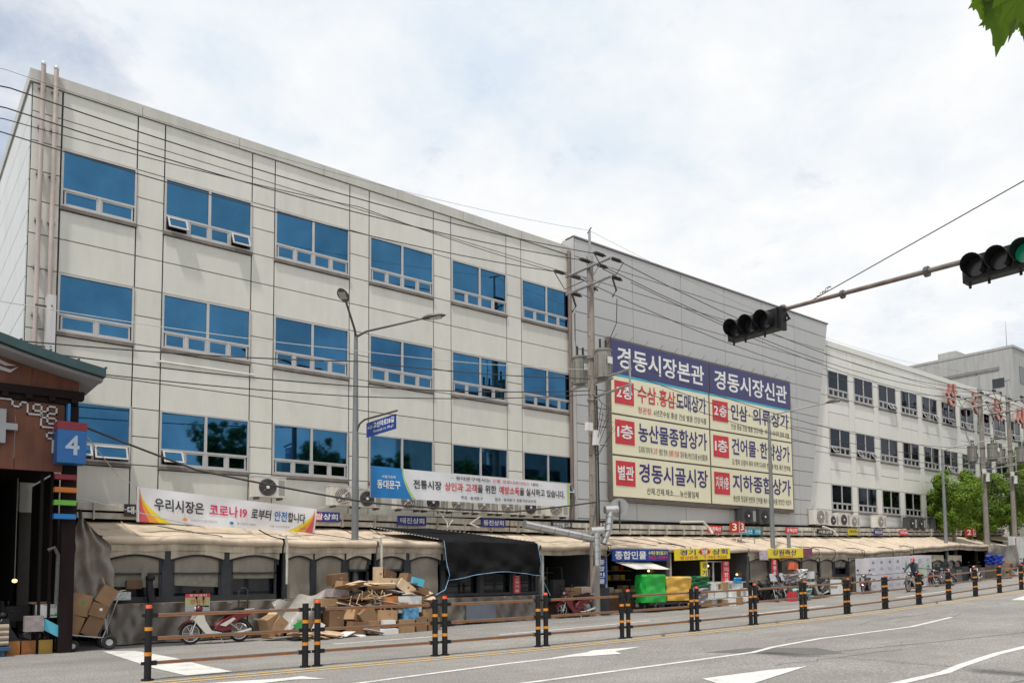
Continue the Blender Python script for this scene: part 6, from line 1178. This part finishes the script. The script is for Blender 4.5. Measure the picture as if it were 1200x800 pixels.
solo(MB().blob((HX(445, 21.1), 21.2, .45), (1.6, .5, .75), 24, 12, .06).blob((HX(410, 21.1), 21.2, .5), (.8, .45, .55), 16, 10, .06), 'scrap_mound', HEAP, 'dark mound of packed waste inside the cardboard heap', 'waste')
for i in range(46):
    px = rng.uniform(400, 492); py = rng.uniform(682, 712); X = HX(px, 20.9); Z = HZ(px, py, 20.9)
    box_at((X, rng.uniform(20.45, 20.95), Z), (rng.uniform(.35, .9), rng.uniform(.25, .45), rng.uniform(.008, .02)), rng.choice(CARDS+[CARDS[3], WHITE]), 'flattened cardboard sheet layered in the heap', (rng.uniform(-.5, .5), rng.uniform(-.28, .28), rng.uniform(-.6, .6)), name='cardboard_sheet', group='flattened cardboard sheets')
for i in range(22):
    px = rng.uniform(330, 440); X = HX(px, 20.2); box_at((X, rng.uniform(19.9, 20.4), .02+rng.random()*.16), (rng.uniform(.3, .75), rng.uniform(.2, .4), rng.uniform(.008, .02)), rng.choice([CARDS[3], CARDS[1], WHITE, CARDS[3]]), 'flattened cardboard sheet lying on the road edge', (rng.uniform(-.35, .35), rng.uniform(-.3, .3), rng.uniform(0, 3)), name='cardboard_sheet', group='flattened cardboard sheets on the ground')
for i in range(16):
    px = rng.uniform(405, 480); X = HX(px, 20.5); Z = HZ(px, rng.uniform(690, 710), 20.5); mb = MB().tube([(X, 20.42, Z), (X+rng.uniform(-.15, .15), 20.35, Z-rng.uniform(.1, .3)), (X+rng.uniform(-.3, .3), 20.36, Z-rng.uniform(.1, .4))], .018, 4); solo(mb, 'packing_strip', rng.choice([CARDS[1], SACK, CARDS[3]]), 'tan packing strip hanging from the heap', 'strip', 'packing strips in the heap')
part(MB().grid(lambda u, v: (HX(320+75*u, 21.2), 21.25-.5*v-.12*math.sin(u*9+v*5), .95+.35*u-.75*v*(1-u*.3)+.06*math.sin(u*17+v*8)), 30, 12), 'sheet', CLEARP, thing('plastic_sheet', 'milky plastic sheet draped left of the cardboard heap', 'plastic sheet', (9.3, 21, .3)), smooth=True, recalc=False)
solo(MB().bb(10.0, 10.02, 21.5, 21.9, 0, 0).tube([(7.68, 21.45, .45), (7.68, 21.45, 1.28), (7.74, 21.45, 1.36), (7.86, 21.45, 1.36), (7.92, 21.45, 1.28), (7.92, 21.45, .45)], .022, 6).tube([(7.68, 21.45, 1.0), (7.92, 21.45, 1.0)], .015, 5).tube([(7.68, 21.45, .75), (7.92, 21.45, .75)], .015, 5), 'hand_truck', BLKM, 'black hand truck standing behind the motorcycle seat', 'hand truck')
solo(MB().tube([(5.48, 21.7, 1.62), (5.50, 21.68, 1.3), (5.55, 21.66, 1.05)], .08, 8, .11).blob((5.5, 21.66, 1.66), (.12, .08, .08)), 'rolled_umbrella', BLACKP, 'black wrapped bundle hanging at the first stall window', 'bundle', smooth=True)
box_at((4.85, 21.72, 1.22), (.40, .12, .2), mat('white_wire_basket', (.45, .5, .48), .6, var=.4, scale=20), 'small white basket on the sill of the first stall', name='basket', cat='basket'); box_at((5.18, 21.95, 1.5), (.36, .1, .22), CARDS[2], 'brown carton inside the first stall window')
solo(MB().grid(lambda u, v: (5.32+.13*u+.03*math.sin(v*8), 21.70, 2.1-.62*v), 4, 8), 'hanging_cloth', TARPG, 'grey cloth strip tied at the first stall', 'cloth')
t = thing('blue_bin', 'grey blue panel standing under the black net', 'panel', (15.8, 21.5, .1)); part(MB().bb(15.2, 16.4, 21.55, 21.6, .15, .75), 'panel', mat('grey_blue', (.13, .15, .18), .6), t)
solo(MB().bb(13.2, 14.3, 21.2, 21.6, 1.0, 1.04).tube([(13.4, 21.3, 1.0), (13.9, 21.3, .4)], .02, 5).tube([(13.9, 21.3, 1.0), (13.4, 21.3, .4)], .02, 5), 'folding_table', DARKF, 'dark folding table between the heap and the net', 'table')
flush_text()
